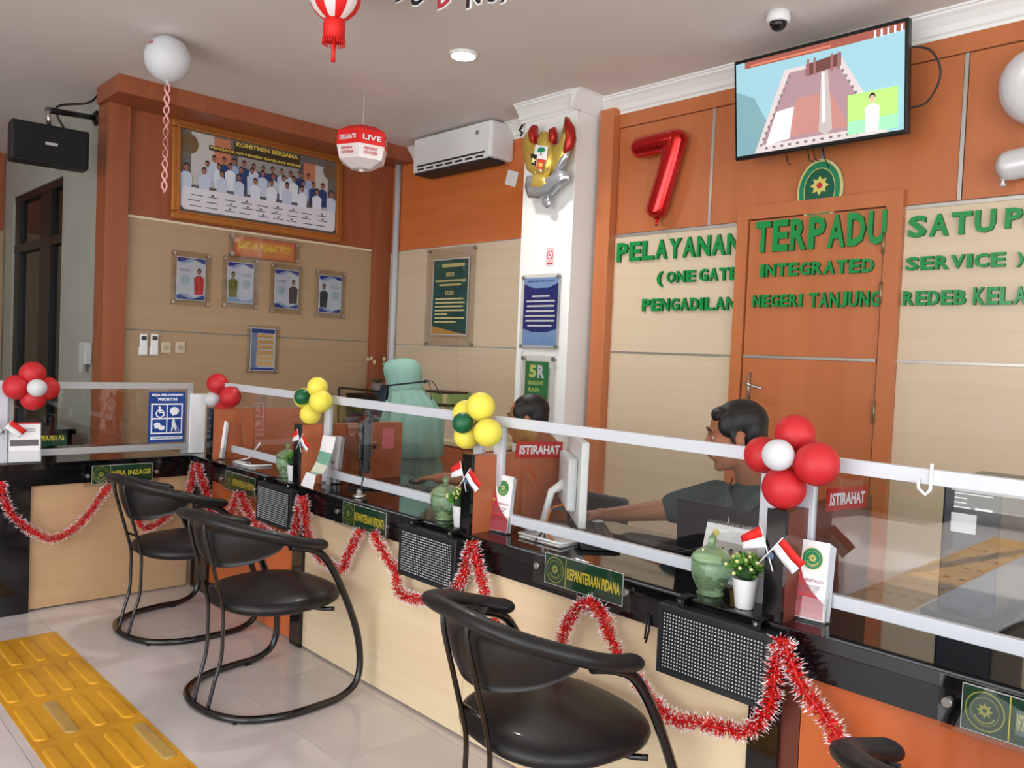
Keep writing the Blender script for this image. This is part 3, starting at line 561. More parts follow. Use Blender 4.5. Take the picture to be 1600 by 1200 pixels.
# divider boards with hand lettered strips
WOODD = grain('brown_divider_wood', (184, 104, 64), (174, 95, 58), .36, (9, 9, .7), coat=.1)
def divider(x, label, w=.05, strip=True, ytop=2.38):
    o = thing('divider_board', label, 'divider', (x, 1.87, .75), 0, 'upright divider boards on the counter')
    MB().box((-w, 0, 0), (0, .014, .28)).build('front_edge', BLACKW, o); MB().box((-w, .0145, 0), (0, ytop-1.87, .275)).build('board', WOODD if x < -1 else mat('leg_and_shaded_board_brown'), o)  # nearest board gets a darker brown: its shade is put into the colour
    if strip:
        M = Matrix.Translation((.003, .21, .258)) @ Matrix.Rotation(PI/2, 4, 'Z') @ Matrix.Rotation(.05, 4, 'Y')
        b = MB(); b.box((0, -.002, 0), (.25, .002, .062), 0, M); b.text('ISTIRAHAT', .015, .014, .235, .048, -.0025, 0, 1, bold=.04, M=M)
        b.build('break_strip', [mat('strip_red', (190, 36, 34), .5), PWHITE], o)
    return o
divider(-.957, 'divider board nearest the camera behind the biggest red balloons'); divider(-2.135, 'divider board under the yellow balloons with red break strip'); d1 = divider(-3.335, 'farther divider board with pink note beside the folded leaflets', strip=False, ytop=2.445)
q = MB().box((.0005, .455, .145), (.002, .525, .245)).build('pink_note', mat('note_pink', (226, 120, 130), .6), d1)
divider(-4.288, 'divider board at the counter corner behind the red balloons', strip=False, ytop=2.42)
# glass frames
def frame(x0, x1, label, y=2.0, zb=.787, zt=1.163):
    o = thing('glass_screen', label, 'glass screen', (x0, y, .75), 0, 'white framed glass screens on the counter')
    t = .036; z0, z1 = zb-.75, zt-.75; L = x1-x0
    MB().box((0, -.012, z1-t), (L, .012, z1), bev=.002).build('top_rail', WHITEAL, o); MB().box((0, -.012, z0), (L, .012, z0+t-.002), bev=.002).build('bottom_rail', WHITEAL, o)
    for a in (0, L-.045): MB().box((a, -.011, 0 if a == 0 else z0+t-.002), (a+.045, .011, z1-t), bev=.002).build('stile', WHITEAL, o)
    MB().box((.045, -.002, z0+t-.002), (L-.045, .002, z1-t)).build('glass_pane', GLASS, o)
    MB().box((L-.06, -.012, 0), (L-.02, .012, z0)).build('foot', WHITEAL, o)
    return o
frame(P(341, 660, 1, 2.0).x, -3.42, 'farthest glass screen between red and first yellow balloons'); frame(-3.328, -2.22, 'glass screen between the two yellow balloon bunches')
frame(-2.155, -1.05, 'glass screen in front of the seated man in green'); o = frame(-.990, .30, 'nearest glass screen cut by the right picture edge')
for q in o.children:
    if q.name.startswith('glass_pane'): q.data.materials[0] = glassy('mirroring_counter_glass', (.90, .91, .91), .075)
# hook on the nearest top rail
c = P(1455, 745, 1, 1.985); MB().tube([tuple(c+Vector((0, 0, .03))), tuple(c+Vector((0, -.002, -.03))), tuple(c+Vector((-.008, -.006, -.042))), tuple(c+Vector((-.024, -.006, -.03))), tuple(c+Vector((-.026, -.006, -.008)))], .004, 8, flat=(1, 1)).build('plastic_hook', WHITE); tag(bpy.data.objects['plastic_hook'], 'white plastic hook on the nearest glass screen rail', 'hook')
# left desk screen
XD = -4.60
o = thing('glass_screen', 'grey framed glass screen with blue priority sign on the left desk', 'glass screen', (XD, P(10, 650, 0, XD).y, .75), RL)
L = P(300, 650, 0, XD).y-o.location.y; z1 = P(150, 597, 0, XD).z-.75; z0 = P(150, 708, 0, XD).z-.75
MB().box((0, -.012, z1-.036), (L, .012, z1), bev=.002).build('top_rail', GREYAL, o); MB().box((0, -.012, z0), (L, .012, z0+.034), bev=.002).build('bottom_rail', GREYAL, o)
for a in (0, L-.03): MB().box((a, -.011, z0+.034 if a else 0), (a+.03, .011, z1-.036), bev=.002).build('stile', GREYAL, o)
MB().box((.03, -.002, z0+.034), (L-.03, .002, z1-.036)).build('glass_pane', GLASS, o)
MB().box((L-.06, -.012, 0), (L-.02, .012, z0)).build('foot', GREYAL, o)
tag(MB().box((-4.60, 1.875, .752), (-4.575, 1.962, 1.09), bev=.002).build('white_corner_plate', WHITE), 'plain white upright plate at the counter corner', 'plate')
tag(MB().box((XD+.03, P(2, 640, 0, XD).y-.05, .752), (XD+.05, P(9, 640, 0, XD).y, P(8, 594, 0, XD).z), bev=.003).build('white_post', WHITEAL), 'white post at the left picture edge', 'post')
# blue priority sign on that screen
a = P(233, 612, 0, XD+.006); c = P(288, 690, 0, XD+.006)
o = thing('priority_sign', 'blue priority service sign with four white pictograms', 'sign', (XD+.004, a.y, c.z), RL); w_, h_ = c.y-a.y, a.z-c.z
BLU = C('sign_blue', (22, 62, 140)); s = Sheet(); s.rect(0, 0, w_, h_, BLU)
s.text('MEJA PELAYANAN', w_*.08, h_*.90, w_*.92, h_*.96, PWHITE, .05); s.text('PRIORITAS', w_*.25, h_*.82, w_*.78, h_*.88, PWHITE, .05)
s.rect(w_*.07, h_*.17, w_*.93, h_*.77, PWHITE)
for i in range(2):
    for j in range(2): s.rect(w_*(.11+.405*i), h_*(.20+.285*j), w_*(.485+.405*i), h_*(.455+.285*j), BLU)
cx_, cz_ = w_*.29, h_*.6
s.ell(cx_+.004, cz_-h_*.03, w_*.12, w_*.12, PWHITE); s.ell(cx_+.004, cz_-h_*.03, w_*.085, w_*.085, BLU); s.ell(cx_, cz_+h_*.09, w_*.035, w_*.035, PWHITE, 8); s.poly([(cx_-w_*.02, cz_+h_*.07), (cx_+w_*.03, cz_+h_*.07), (cx_+w_*.03, cz_), (cx_+w_*.12, cz_), (cx_+w_*.15, cz_-h_*.08), (cx_+w_*.11, cz_-h_*.08), (cx_+w_*.09, cz_-h_*.02), (cx_-w_*.02, cz_-h_*.02)], PWHITE)
s.ell(w_*.70, h_*.62, w_*.13, h_*.08, PWHITE, 12); s.poly([(w_*.62, h_*.6), (w_*.72, h_*.6), (w_*.66, h_*.51)], PWHITE)
s.ell(w_*.24, h_*.35, w_*.09, h_*.05, PWHITE, 10); s.ell(w_*.36, h_*.29, w_*.09, h_*.05, PWHITE, 10); s.rect(w_*.17, h_*.28, w_*.35, h_*.31, PWHITE)
s.ell(w_*.68, h_*.425, w_*.04, w_*.04, PWHITE, 8); s.poly([(w_*.63, h_*.40), (w_*.73, h_*.40), (w_*.74, h_*.33), (w_*.78, h_*.22), (w_*.74, h_*.22), (w_*.69, h_*.31), (w_*.65, h_*.22), (w_*.61, h_*.22), (w_*.64, h_*.32)], PWHITE); s.poly([(w_*.74, h_*.36), (w_*.85, h_*.22), (w_*.84, h_*.22), (w_*.73, h_*.35)], PWHITE)
s.rect(w_*.06, h_*.06, w_*.94, h_*.12, PWHITE); s.text('UTAMAKAN PRIORITAS', w_*.1, h_*.072, w_*.9, h_*.108, BLU, .03); s.build('sign_face', o); MB().box((0, 0, 0), (w_, .002, h_)).build('sign_back', BLU, o)
# desk name plates
def plate(px0, py0, px1, py1, txt, label, ax=1, v=1.868, info=False):
    a = P(px0, py0, ax, v); c = P(px1, py1, ax, v)
    if ax == 1: w_ = c.x-a.x; o = thing('name_plate', label, 'desk sign', (a.x, v+.004, (a.z+c.z)/2), 0, 'green desk name plates')
    else: w_ = c.y-a.y; o = thing('name_plate', label, 'desk sign', (v-.004, a.y, (a.z+c.z)/2), RL, 'green desk name plates')
    h_ = .112
    MB().box((0, -.022, -h_/2), (w_, -.018, h_/2), bev=.001).build('acrylic_plate', ACRYL, o)
    for x in (.018, w_-.018): MB().lathe([(.006, 0), (.006, .018), (.010, .022), (.010, .03)], 14, M=Matrix.Translation((x, 0, 0)) @ Matrix.Rotation(PI/2, 4, 'X')).build('standoff_bolt', STEEL, o)
    s = Sheet(); x0, x1 = .042, w_-.036; hh = h_/2-.008; s.rect(x0, -hh, x1, hh, PWHITE); s.rect(x0+.0018, -hh+.0018, x1-.0018, hh-.0018, GREEN)
    q = .088; s.rect(x0+q, -hh+.002, x0+q+.0022, hh-.002, YEL); g = mat('plate_seal_yellow', (176, 180, 70), .4); s.seal(x0+q/2, 0, hh*.78, hh*.86, GREEN, g)
    if info: s.rect(x0+q+.012, -hh*.55, x1-.01, hh*.5, mat('plate_grey_field', (110, 140, 130), .3))  # grey-green field behind the lettering of this plate
    s.text(txt, x0+q+.008 if not info else x0+q+.014, -hh*.36, x1-.01, hh*.36, YEL if not info else mat('pale_yellow', (232, 232, 170), .4), bold=.02)
    s.build('name_print', o, (0, -.012, 0)); MB().box((x0, -.0118, -hh), (x1, -.0108, hh)).build('print_backing', PAPER, o)
    return o
plate(840, 871, 991, 937, 'KEPANITERAAN PIDANA', 'name plate reading KEPANITERAAN PIDANA beside the nearest visible chair')
plate(530, 793, 614, 828, 'KEPANITERAAN PERDATA', 'name plate reading KEPANITERAAN PERDATA under the gooseneck microphone')
plate(349, 744, 406, 768, 'KEPANITERAAN HUKUM', 'farthest counter name plate, reading KEPANITERAAN HUKUM above the orange board')
a = P(1471, 1088, 1, 1.868); e = P(1471+165, 1150, 1, 1.868)
plate(1471, 1085, 1655, 1150, 'INFORMASI', 'name plate starting INFOR cut by the right picture edge', info=True)
plate(129, 742, 248, 737, 'MEJA INZAGE', 'name plate reading MEJA INZAGE on the left desk', ax=0, v=-4.50)
# LED number boxes
def ledbox(px, label, w_=.335):
    a = P(px[0], px[1], 1, 1.825)
    o = thing('led_box', label, 'display box', (a.x, 1.87, .635), 0, 'black LED number boxes')
    d = .046; hz = .095
    MB().box((0, -d, -hz), (w_, 0, hz), bev=.004).build('housing', mat('led_housing', (30, 33, 36), .45), o)
    MB().box((.016, -d-.001, -hz+.016), (w_-.016, -d+.004, hz-.016)).build('face', mat('led_face', (12, 13, 15), .6), o)
    b = MB(); q = mat('led_lens', (196, 202, 206), .3)
    for i in range(32):
        for j in range(16):
            x = .024+i*(w_-.048)/31; z = -hz+.024+j*(2*hz-.048)/15; r = .0021
            b.add([(x-r, -d-.002, z-r), (x+r, -d-.002, z-r), (x+r, -d-.002, z+r), (x-r, -d-.002, z+r), (x, -d-.004, z)], [(0, 1, 4), (1, 2, 4), (2, 3, 4), (3, 0, 4)])
    tag(b.build('led_dots', q, o), 'grid of small white LED dots', kind='stuff')
    for x in (.06, w_-.05):
        bb = MB().box((x-.012, -d+.012, hz), (x+.012, -d+.015, hz+.026), bev=.001).box((x-.012, -d+.012, hz+.022), (x+.012, .02, hz+.025)); bb.build('bracket', BLKM, o)
        MB().lathe([(.005, 0), (.004, .004)], 10, M=Matrix.Translation((x, -d+.012, hz+.014)) @ Matrix.Rotation(PI/2, 4, 'X')).build('screw', CHROME, o)
    return o
ledbox((1029, 945), 'black LED box nearest the camera under the green glass jar'); ledbox((624, 824), 'middle black LED box above the cream board'); ledbox((401, 760), 'farthest black LED box beside the orange board')
# =================================================================== THINGS ON THE COUNTER
JAR = mat('green_glass', (186, 222, 176), .08, trans=.8, ior=1.3, coat=.5)
def jar(x, y, label, s=1.0):
    o = thing('candy_jar', label, 'jar', (x, y, .7505), 0, 'green glass jars'); o.scale = (s, s, s)
    MB().lathe([(.036, 0), (.04, .004), (.032, .012), (.040, .02), (.052, .045), (.058, .075), (.058, .092), (.054, .098)], 28, wob=.02).build('jar_bowl', JAR, o)
    MB().lathe([(.055, .0985), (.06, .103), (.056, .112), (.042, .126), (.022, .137), (.010, .142), (.007, .148), (.013, .156), (.012, .164), (.004, .174), (.001, .178)], 28, wob=.015).build('lid', JAR, o)
    b = MB()
    for k in range(7): b.ell((.028*math.cos(k*1.9), .028*math.sin(k*1.9), .03+.004*k), (.012, .009, .007), 8)
    tag(b.build('sweets', mat('sweet_wrappers', (70, 96, 60), .3), o), kind='stuff'); return o
PETAL = mat('pale_blossom', (226, 222, 150), .6); LEAF = mat('leaf_green', (104, 158, 66), .55)
def flowerpot(x, y, label, s=1.0, flowers=True):
    o = thing('potted_flowers', label, 'potted plant', (x, y, .7505), 0, 'little potted plants'); o.scale = (s, s, s)
    MB().lathe([(.023, 0), (.025, .002), (.034, .078), (.0355, .08), (.033, .08), (.031, .07)], 26).build('pot', mat('pot_white', (240, 242, 242), .3), o)
    q = random.Random(int(x*1000)); b = MB(); fl = MB()
    for k in range(170):
        a = q.uniform(0, 2*PI); e = q.uniform(-.3, 1.4); r = .046*q.uniform(.75, 1.05); c = Vector((r*math.cos(a)*math.cos(e), r*math.sin(a)*math.cos(e), .100+.75*r*math.sin(e)))
        d = Vector((math.cos(a)*math.cos(e), math.sin(a)*math.cos(e), math.sin(e))); t = d.cross(Vector((q.uniform(-1, 1), q.uniform(-1, 1), 1))).normalized()*.0055
        tip = c+d*.014+Vector((0, 0, .004)); b.add([c-d*.006, c+t, tip, c-t], [(0, 1, 2, 3)])
        if k < 26 and flowers: fl.ell(tuple(c+d*.012), (.0055, .0055, .005), 8)
    tag(b.build('leaves', LEAF, o), kind='stuff')
    MB().ell((0, 0, .098), (.033, .033, .024), 12).build('leaf_core', mat('leaf_dark', (30, 66, 24), .8), o)
    if flowers: tag(fl.build('blossoms', PETAL, o), kind='stuff')
    return o
jar(-1.208, 1.95, 'green glass jar nearest the camera in front of the desk calendar', .95); jar(-2.385, 1.962, 'middle green glass jar left of the middle divider', .95); jar(P(448, 752, 1, 1.945).x, 1.945, 'farthest green glass jar beside the farthest divider', .95)
flowerpot(-1.082, 1.915, 'white pot of pale blossoms in front of the nearest divider', .98); flowerpot(-2.245, 1.925, 'white pot of blossoms half behind the middle divider', .98); flowerpot(P(458, 762, 1, 1.91).x, 1.91, 'small white pot with plain green leaves by the farthest divider', .95, False)
# crossed paper flags
def flags(loc, rz, label, s=1.0):
    o = thing('crossed_flags', label, 'flags', loc, rz, 'little crossed red and white flags'); o.scale = (s, s, s)
    MB().tube([(-.027, -.006, .071), (.012, -.004, -.037)], .0018, 6).build('flag_stick', WHITE, o); MB().tube([(.037, -.010, .053), (-.027, -.010, -.027)], .0018, 6).build('flag_stick', WHITE, o)
    MB().lathe([(.012, 0), (.009, .002), (.004, .006), (.003, .012)], 14, M=Matrix.Rotation(PI/2, 4, 'X')).build('suction_cup', mat('clear_rubber', (90, 110, 130), .2), o)
    for (a, b_, c, d, y0) in (((-.027, .071), (-.008, .020), (-.073, .003), (-.081, .034), -.007), ((.037, .053), (.012, .020), (.065, -.031), (.098, .004), -.011)):
        A, B, C_, D = (Vector((p[0], p[1])) for p in (a, b_, c, d)); mb = MB(); n = 8
        for half in (0, 1):
            vs = []; fs = []
            for i in range(n+1):
                t = i/n; top = A.lerp(D, t); bot = B.lerp(C_, t)
                for k in (0, .5, 1):
                    v = (half+k)/2; p = top.lerp(bot, v); vs.append((p.x, y0+.004*math.sin(t*7+v*2)*t, p.y))
            for i in range(n):
                for k in range(2): q = i*3+k; fs.append((q, q+1, q+4, q+3))
            mb.add(vs, fs, half, True)
        f = mb.build('flag', [RED, PWHITE], o); md = f.modifiers.new('s', 'SOLIDIFY'); md.thickness = .0008
    return o
def onf(px, py): return P(px, py, 1, 1.868)
flags(onf(1203, 868), 0, 'crossed red and white flags on the nearest divider'); flags(onf(727, 752), 0, 'crossed red and white flags on the middle divider', .98)
flags(onf(470, 694), 0, 'crossed red and white flags on the farthest divider', .95)
c = P(2, 675, 0, -4.53); flags(c, RL, 'red and white flag at the left picture edge', 1.1)
# leaflet holders
def holder(x, y, label, rz=0, w_=.092, h_=.205, lean=.12, fn=None, n=4, z=.7505):
    o = thing('leaflet_holder', label, 'leaflet holder', (x, y, z), rz, 'clear leaflet holders')
    M = Matrix.Rotation(-lean, 4, 'X'); a = w_+.012
    b = MB(); b.box((-a/2, .018, 0), (a/2, .0205, h_*.9), M=M); b.box((-a/2, -.004, .004), (a/2, -.0015, h_*.3), M=M)
    for sx in (-1, 1): b.box((sx*a/2, -.004, .002), (sx*(a/2-.002), .0205, h_*.32), M=M)
    b.box((-a/2, -.012, 0), (a/2, .06, .003)); b.build('holder_shell', ACRYL, o)
    for k in range(n):
        if k == 0:
            MB().box((-w_/2, .0005, .006), (w_/2, .0015, h_), M=M).build('leaflet', PAPER, o)
        else: MB().box((-w_/2+.002*k, .0005+.0035*k, .006), (w_/2+.002*k, .0015+.0035*k, h_-.002*k), M=M).build('leaflet', mat('leaflet_back', (200, 204, 210), .6), o)
    s = Sheet(); fn(s, w_, h_-.006); q = s.build('leaflet_print', o, (0, 0, 0)); q.matrix_local = M @ Matrix.Translation((0, .0003, .006)); return o
def court_leaf(s, w, h):
    s.poly([(-w*.47, h*.01), (w*.47, h*.01), (w*.47, h*.22), (w*.1, h*.36), (-w*.15, h*.5), (-w*.32, h*.72), (-w*.38, h*.98), (-w*.47, h*.98)], MAROON)
    s.rect(-w*.47, h*.01, w*.47, h*.20, mat('print_maroon_soft', (190, 80, 92), .5)); s.seal(.05*w, h*.77, w*.30, h*.145, GGREEN, GYEL)
    s.text('BERPADU', -w*.12, h*.47, w*.42, h*.51, C('maroon_text', (150, 60, 70)), 0)
    for k in range(5): s.rect(-w*.36, h*(.42-.022*k), w*(.36-.03*k), h*(.427-.022*k), C('leaflet_lines', (120, 90, 100)))
    s.ell(-w*.33, h*.55, w*.07, w*.07, C('leaf_gold', (200, 150, 80)), 12)
def plain_leaf(s, w, h): s.rect(-w*.4, h*.4, w*.2, h*.46, GRY); s.rect(-w*.4, h*.7, w*.3, h*.72, SKY)
def edge_leaf(s, w, h): s.rect(-w*.5, h*.96, w*.5, h, PRED); s.rect(-w*.45, h*.82, w*.35, h*.84, GRY); s.rect(-w*.45, h*.76, w*.35, h*.78, GRY); s.rect(-w*.45, h*.4, w*.45, h*.56, C('leaf_photo', (96, 92, 92)))
c = P(1262, 970, 2, .75); holder(c.x-.005, c.y-.005, 'leaflet holder with red and white court leaflet nearest the camera', .12, .088, .20, fn=court_leaf, n=6)
c = P(775, 832, 2, .75); holder(c.x+.005, c.y, 'leaflet holder with red and white court leaflet at the middle divider', .1, .092, .205, fn=court_leaf)
c = P(338, 717, 2, .75); holder(c.x, c.y, 'leaflet holder with pale leaflet seen edge on at the counter corner', .25, .09, .21, fn=plain_leaf)
c = P(38, 722, 0, -4.54); holder(-4.54, c.y, 'leaflet holder with red topped leaflet on the left desk', RL-.1, .135, .20, fn=edge_leaf)
# folded leaflet strip hanging over the counter edge, with more leaflets behind it
c = P(503, 757, 2, .75); holder(c.x-.01, c.y+.045, 'leaflet holder stuffed with white leaflets behind the folded strip', .2, .085, .225, fn=plain_leaf, n=5)
o = thing('folded_leaflet', 'long folded green and white leaflet hanging forward over the counter edge', 'leaflet', (0, 0, 0))
y0, y1 = 1.95, 1.845
pa = [(P(505, 680, 1, y0), P(525, 683, 1, y0)), (P(500, 704, 1, y0-.02), P(519, 709, 1, y0-.02)), (P(494, 722, 1, y0-.04), P(512, 728, 1, y0-.04)), (P(485, 738, 1, y0-.06), P(504, 741, 1, y0-.06)), (P(479, 738, 1, y1+.01), P(494, 742, 1, y1+.01)), (P(470, 758, 1, y1), P(489, 765, 1, y1))]
piv = pa[0][0].copy(); o.location = piv
for k, (m, nm) in enumerate(((PAPER, 'white_fold'), (mat('print_mint', (120, 172, 150), .5), 'green_fold'), (mat('print_cream', (214, 216, 196), .5), 'cream_fold'), (mat('print_mint'), 'green_fold'), (PAPER, 'white_fold'))):
    a, b_ = pa[k]; c, d = pa[k+1]; q = MB().add([a-piv, b_-piv, d-piv, c-piv], [(0, 1, 2, 3)]).build(nm, m, o); md = q.modifiers.new('s', 'SOLIDIFY'); md.thickness = .0012
tag(MB().box((-.022, 0, 0), (.022, .004, .016), bev=.001).build('tiny_tag', mat('tag_grey', (150, 140, 135), .5), loc=P(505, 757, 2, .76)), 'tiny grey label behind the folded leaflet', 'tag')
# desk calendar
c = P(1150, 905, 2, .75)
o = thing('desk_calendar', 'white spiral desk calendar with group photo behind the nearest jar', 'calendar', (P(1146, 860, 1, 2.10).x, 2.08, .7505), .02)
M = Matrix.Rotation(-.28, 4, 'X'); MB().box((-.105, 0, 0), (.105, .002, .165), M=M).build('front_page', PAPER, o); MB().box((-.105, 0, 0), (.105, .002, .165), M=Matrix.Translation((0, .095, 0)) @ Matrix.Rotation(.28, 4, 'X')).build('back_page', PAPER, o)
s = Sheet(); s.ell(-.07, .137, .012, .012, GYEL, 14); s.rect(-.09, .01, .09, .118, C('cal_bg', (190, 180, 180))); s.rect(-.09, .01, .09, .06, C('cal_brown', (120, 80, 66)))
for k, (x, m) in enumerate(((-.065, DARK), (-.04, BROWNS), (-.01, DARK), (.02, PORANGE), (.05, MAROON), (.075, DARK))): s.person(x, .015, .085, BROWNS, m, DARK)
q = s.build('calendar_print', o); q.matrix_local = M
b = MB()
for k in range(22): b.lathe([(.006, 0), (.006, .0015)], 8, M=Matrix.Translation((-.098+k*.0092, .045, .163)) @ Matrix.Rotation(PI/2, 4, 'Y'))
tag(b.build('spiral', mat('wire_grey', (150, 150, 155), .3, .8), o), kind='stuff')
# laptop seen from behind
o = thing('laptop', 'open black laptop seen from behind at the seated man in green', 'laptop', (-1.375, 2.27, .7505), -.06)
MB().box((-.17, .0, 0), (.17, .23, .018), bev=.004).build('laptop_base', BLKP, o)
M = Matrix.Translation((0, 0, .02)) @ Matrix.Rotation(.10, 4, 'X'); MB().box((-.17, -.004, 0), (.17, .004, .195), bev=.003, M=M @ Matrix.Diagonal((1, 1, .87, 1))).build('laptop_lid', mat('lid_black', (20, 22, 28), .35), o)
s = Sheet(); s.ell(.03, .13, .008, .012, PWHITE, 12); s.ell(.027, .132, .008, .011, mat('lid_black'), 12); q = s.build('lid_mark', o); q.matrix_local = M @ Matrix.Translation((0, -.0045, 0))
# white monitor, its cables, mouse, keyboard, pad, tray
mc = P(893, 800, 2, .77)
o = thing('white_monitor', 'white computer monitor seen edge on from behind', 'monitor', (-1.98, 2.25, .7505), 0)
vd = Vector((mc.x, mc.y, 0)).normalized(); ang = math.atan2(vd.y, vd.x)
M = Matrix.Rotation(ang+.13, 4, 'Z')   # local x runs away from the camera, local y points to its left
MB().box((-.205, -.014, .045), (.205, .014, .345), bev=.005, M=M).build('screen_frame', WHITE, o); MB().box((-.14, .014, .09), (.15, .05, .28), bev=.012, M=M).build('rear_housing', mat('monitor_back', (214, 216, 216), .4), o)
MB().box((-.18, -.0155, .07), (.18, -.0142, .33), M=M).build('screen', mat('screen_dark', (20, 24, 30), .1), o)
MB().tube([tuple(M @ Vector(p)) for p in ((.0, .04, .17), (.0, .09, .14), (.0, .12, .012))], [.022, .014, .014], 10).build('stand_neck', WHITE, o); MB().lathe([(.09, 0), (.085, .01), (.02, .016)], 24, c=tuple(M @ Vector((0, .10, 0)))).build('stand_foot', WHITE, o)
b = MB()
for k, (cc) in enumerate(((.06, .05), (.03, .07), (.0, .06))):
    b.tube(smooth([tuple(M @ Vector(p)) for p in ((-.05, .05, .10-.01*k), (-.10, .10, .09), (-.16+.02*k, .12, .03), (-.22, .1+.03*k, .006))]), .004, 6, mi=0 if k else 1)
tag(b.build('cables', [mat('cable_grey', (80, 84, 88), .5), mat('cable_orange', (214, 120, 40), .5)], o), kind='stuff')
tag(MB().ell((0, 0, .016), (.032, .052, .017), 18).build('computer_mouse', WHITE, loc=(-2.0, 2.39, .7505)), 'white computer mouse under the hand of the man in green', 'mouse'); bpy.data.objects['computer_mouse'].rotation_euler = (0, 0, 1.1)
def keyboard(x, y, rz, label):
    o = thing('keyboard', label, 'keyboard', (x, y, .7505), rz, 'black keyboards'); MB().box((-.21, -.065, 0), (.21, .065, .014), bev=.003).build('keyboard_base', BLKP, o)
    b = MB()
    for i in range(15):
        for j in range(5): b.box((-.20+i*.0267, -.057+j*.023, .014), (-.178+i*.0267, -.037+j*.023, .019))
    tag(b.build('keys', mat('key_grey', (58, 56, 56), .5), o), kind='stuff')
keyboard(-1.86, 2.22, -.75, 'black keyboard lying by the white monitor')
tag(MB().lathe([(.001, 0), (.13, 0), (.135, .004), (.12, .012), (.001, .014)], 28).build('black_pouch', mat('pouch_black', (14, 13, 14), .6), loc=(-1.66, 2.33, .7505)), 'flat black pouch between keyboard and laptop', 'pouch'); bpy.data.objects['black_pouch'].scale = (1.2, .55, 1)
c = P(878, 842, 2, .752); o = thing('paper_tray', 'thin white open tray under the glass screen rail', 'tray', (c.x-.02, 2.05, .7505), 0)
b = MB(); b.box((-.10, -.05, 0), (.10, .07, .003)); b.build('tray_floor', WHITE, o); MB().tube([(-.10, .05, .004), (-.10, -.05, .012), (.10, -.05, .012), (.10, .05, .004)], .004, 8).build('tray_rim', WHITE, o)
# gooseneck microphone, dark screens of the middle bay
c = P(561, 777, 2, .75); o = thing('gooseneck_microphone', 'thin black gooseneck microphone on the counter', 'microphone', (c.x, c.y, .7505))
MB().lathe([(.028, 0), (.028, .008), (.012, .014), (.012, .03), (.006, .034)], 18).build('mic_base', STEEL, o)
q = [P(563, 768, 1, c.y)-o.location, P(568, 745, 1, c.y+.01)-o.location, P(575, 722, 1, c.y+.03)-o.location, P(584, 700, 1, c.y+.05)-o.location]
MB().tube(smooth([(0, 0, .02)]+[tuple(v) for v in q]), .0035, 8).build('gooseneck', BLKP, o); MB().tube([tuple(q[-1]), tuple(q[-1]+Vector((.012, 0, .025)))], .008, 10).build('mic_head', BLKP, o)
def monitor(x, y, rz, label, w_=.5, h_=.3, m=None, z=.7505):
    o = thing('black_monitor', label, 'monitor', (x, y, z), rz, 'black computer monitors')
    MB().box((-w_/2, -.02, .08), (w_/2, .01, .08+h_), bev=.006).build('monitor_body', m or BLKP, o); MB().box((-w_*.3, -.045, .13), (w_*.3, -.02, .04+h_), bev=.01).build('rear_housing', m or BLKP, o)
    MB().box((-w_/2+.01, .0105, .09), (w_/2-.01, .0115, .07+h_)).build('screen', mat('screen_dark'), o)
    MB().box((-.03, -.035, .01), (.03, -.02, .14), bev=.003).build('stand_neck', BLKP, o); MB().box((-.11, -.08, 0), (.11, .08, .01), bev=.003).build('stand_foot', BLKP, o); return o
q_ = P(572, 760, 1, 2.13); monitor(q_.x, q_.y, -.56, 'thin black monitor seen edge on in the middle bay', .27, .26)
keyboard(-2.85, 2.30, .6, 'black keyboard under the hand of the man at the break strip')
tag(MB().ell((0, 0, .016), (.03, .05, .016), 16).build('computer_mouse', BLKP, loc=(-3.08, 2.36, .7505)), 'black computer mouse under the left resting hand', 'mouse')
o = thing('desk_printer', 'black desk printer in the farthest bay', 'printer', (-3.66, 2.28, .7505), .35); MB().box((-.16, -.12, 0), (.16, .14, .13), bev=.02).build('printer_body', BLKP, o); MB().box((-.13, -.13, .02), (.13, -.118, .06), bev=.004).build('paper_slot', mat('slot_grey', (70, 72, 72), .4), o)
MB().box((-.13, -.02, .128), (.13, .12, .2), bev=.03).build('scanner_lid', mat('lid_grey_black', (30, 32, 34), .3), o); MB().box((-.09, .02, .198), (.1, .1, .206), bev=.002).build('top_papers', PAPER, o)
o = thing('white_wire_stand', 'white bent stand on the counter behind the farthest screen', 'stand', P(372, 726, 2, .7515)); q = o.location.copy()
MB().tube([P(386, 723, 2, .755)-q, P(365, 722, 2, .755)-q, P(389, 716, 1, 2.05)-q, P(407, 692, 1, 2.1)-q], .006, 8).build('stand_arm', WHITE, o); MB().tube([P(365, 722, 2, .755)-q, P(390, 728, 2, .755)-q, P(425, 727, 2, .755)-q], .006, 8).build('stand_foot', WHITE, o)
# things behind the nearest screen
a = P(1472, 800, 1, 2.3); e = P(1552, 985, 1, 2.3)
o = thing('computer_tower', 'tall black computer case with white label behind the nearest screen', 'computer', ((a.x+e.x)/2, 2.3, .7505), 0); wt = (e.x-a.x)/2
MB().box((-wt, 0, .015), (wt, .30, .36), bev=.006).build('case_body', mat('case_navy', (20, 26, 40), .25), o); MB().box((-wt-.03, -.03, 0), (wt+.03, .3, .015), bev=.003).build('case_foot', BLKP, o)
s = Sheet()
for k, (a, b_) in enumerate(((-.04, .05), (-.04, -.01), (-.04, -.01), (-.04, .0))): s.rect(a, .325-.012*k, b_, .328-.012*k, PWHITE)
s.rect(.01, .288, .05, .294, PWHITE); s.rect(-.045, .225, .015, .275, PWHITE); s.build('label_print', o, (0, -.001, 0))
a = P(1350, 742, 1, 8.2); e = P(1476, 806, 1, 8.2)
o = thing('green_counter_board', 'green board with red word MANTAP near the entrance, seen mirrored in the nearest glass', 'board', ((a.x+e.x)/2, -4.2, 0), PI); hw = (e.x-a.x)/2
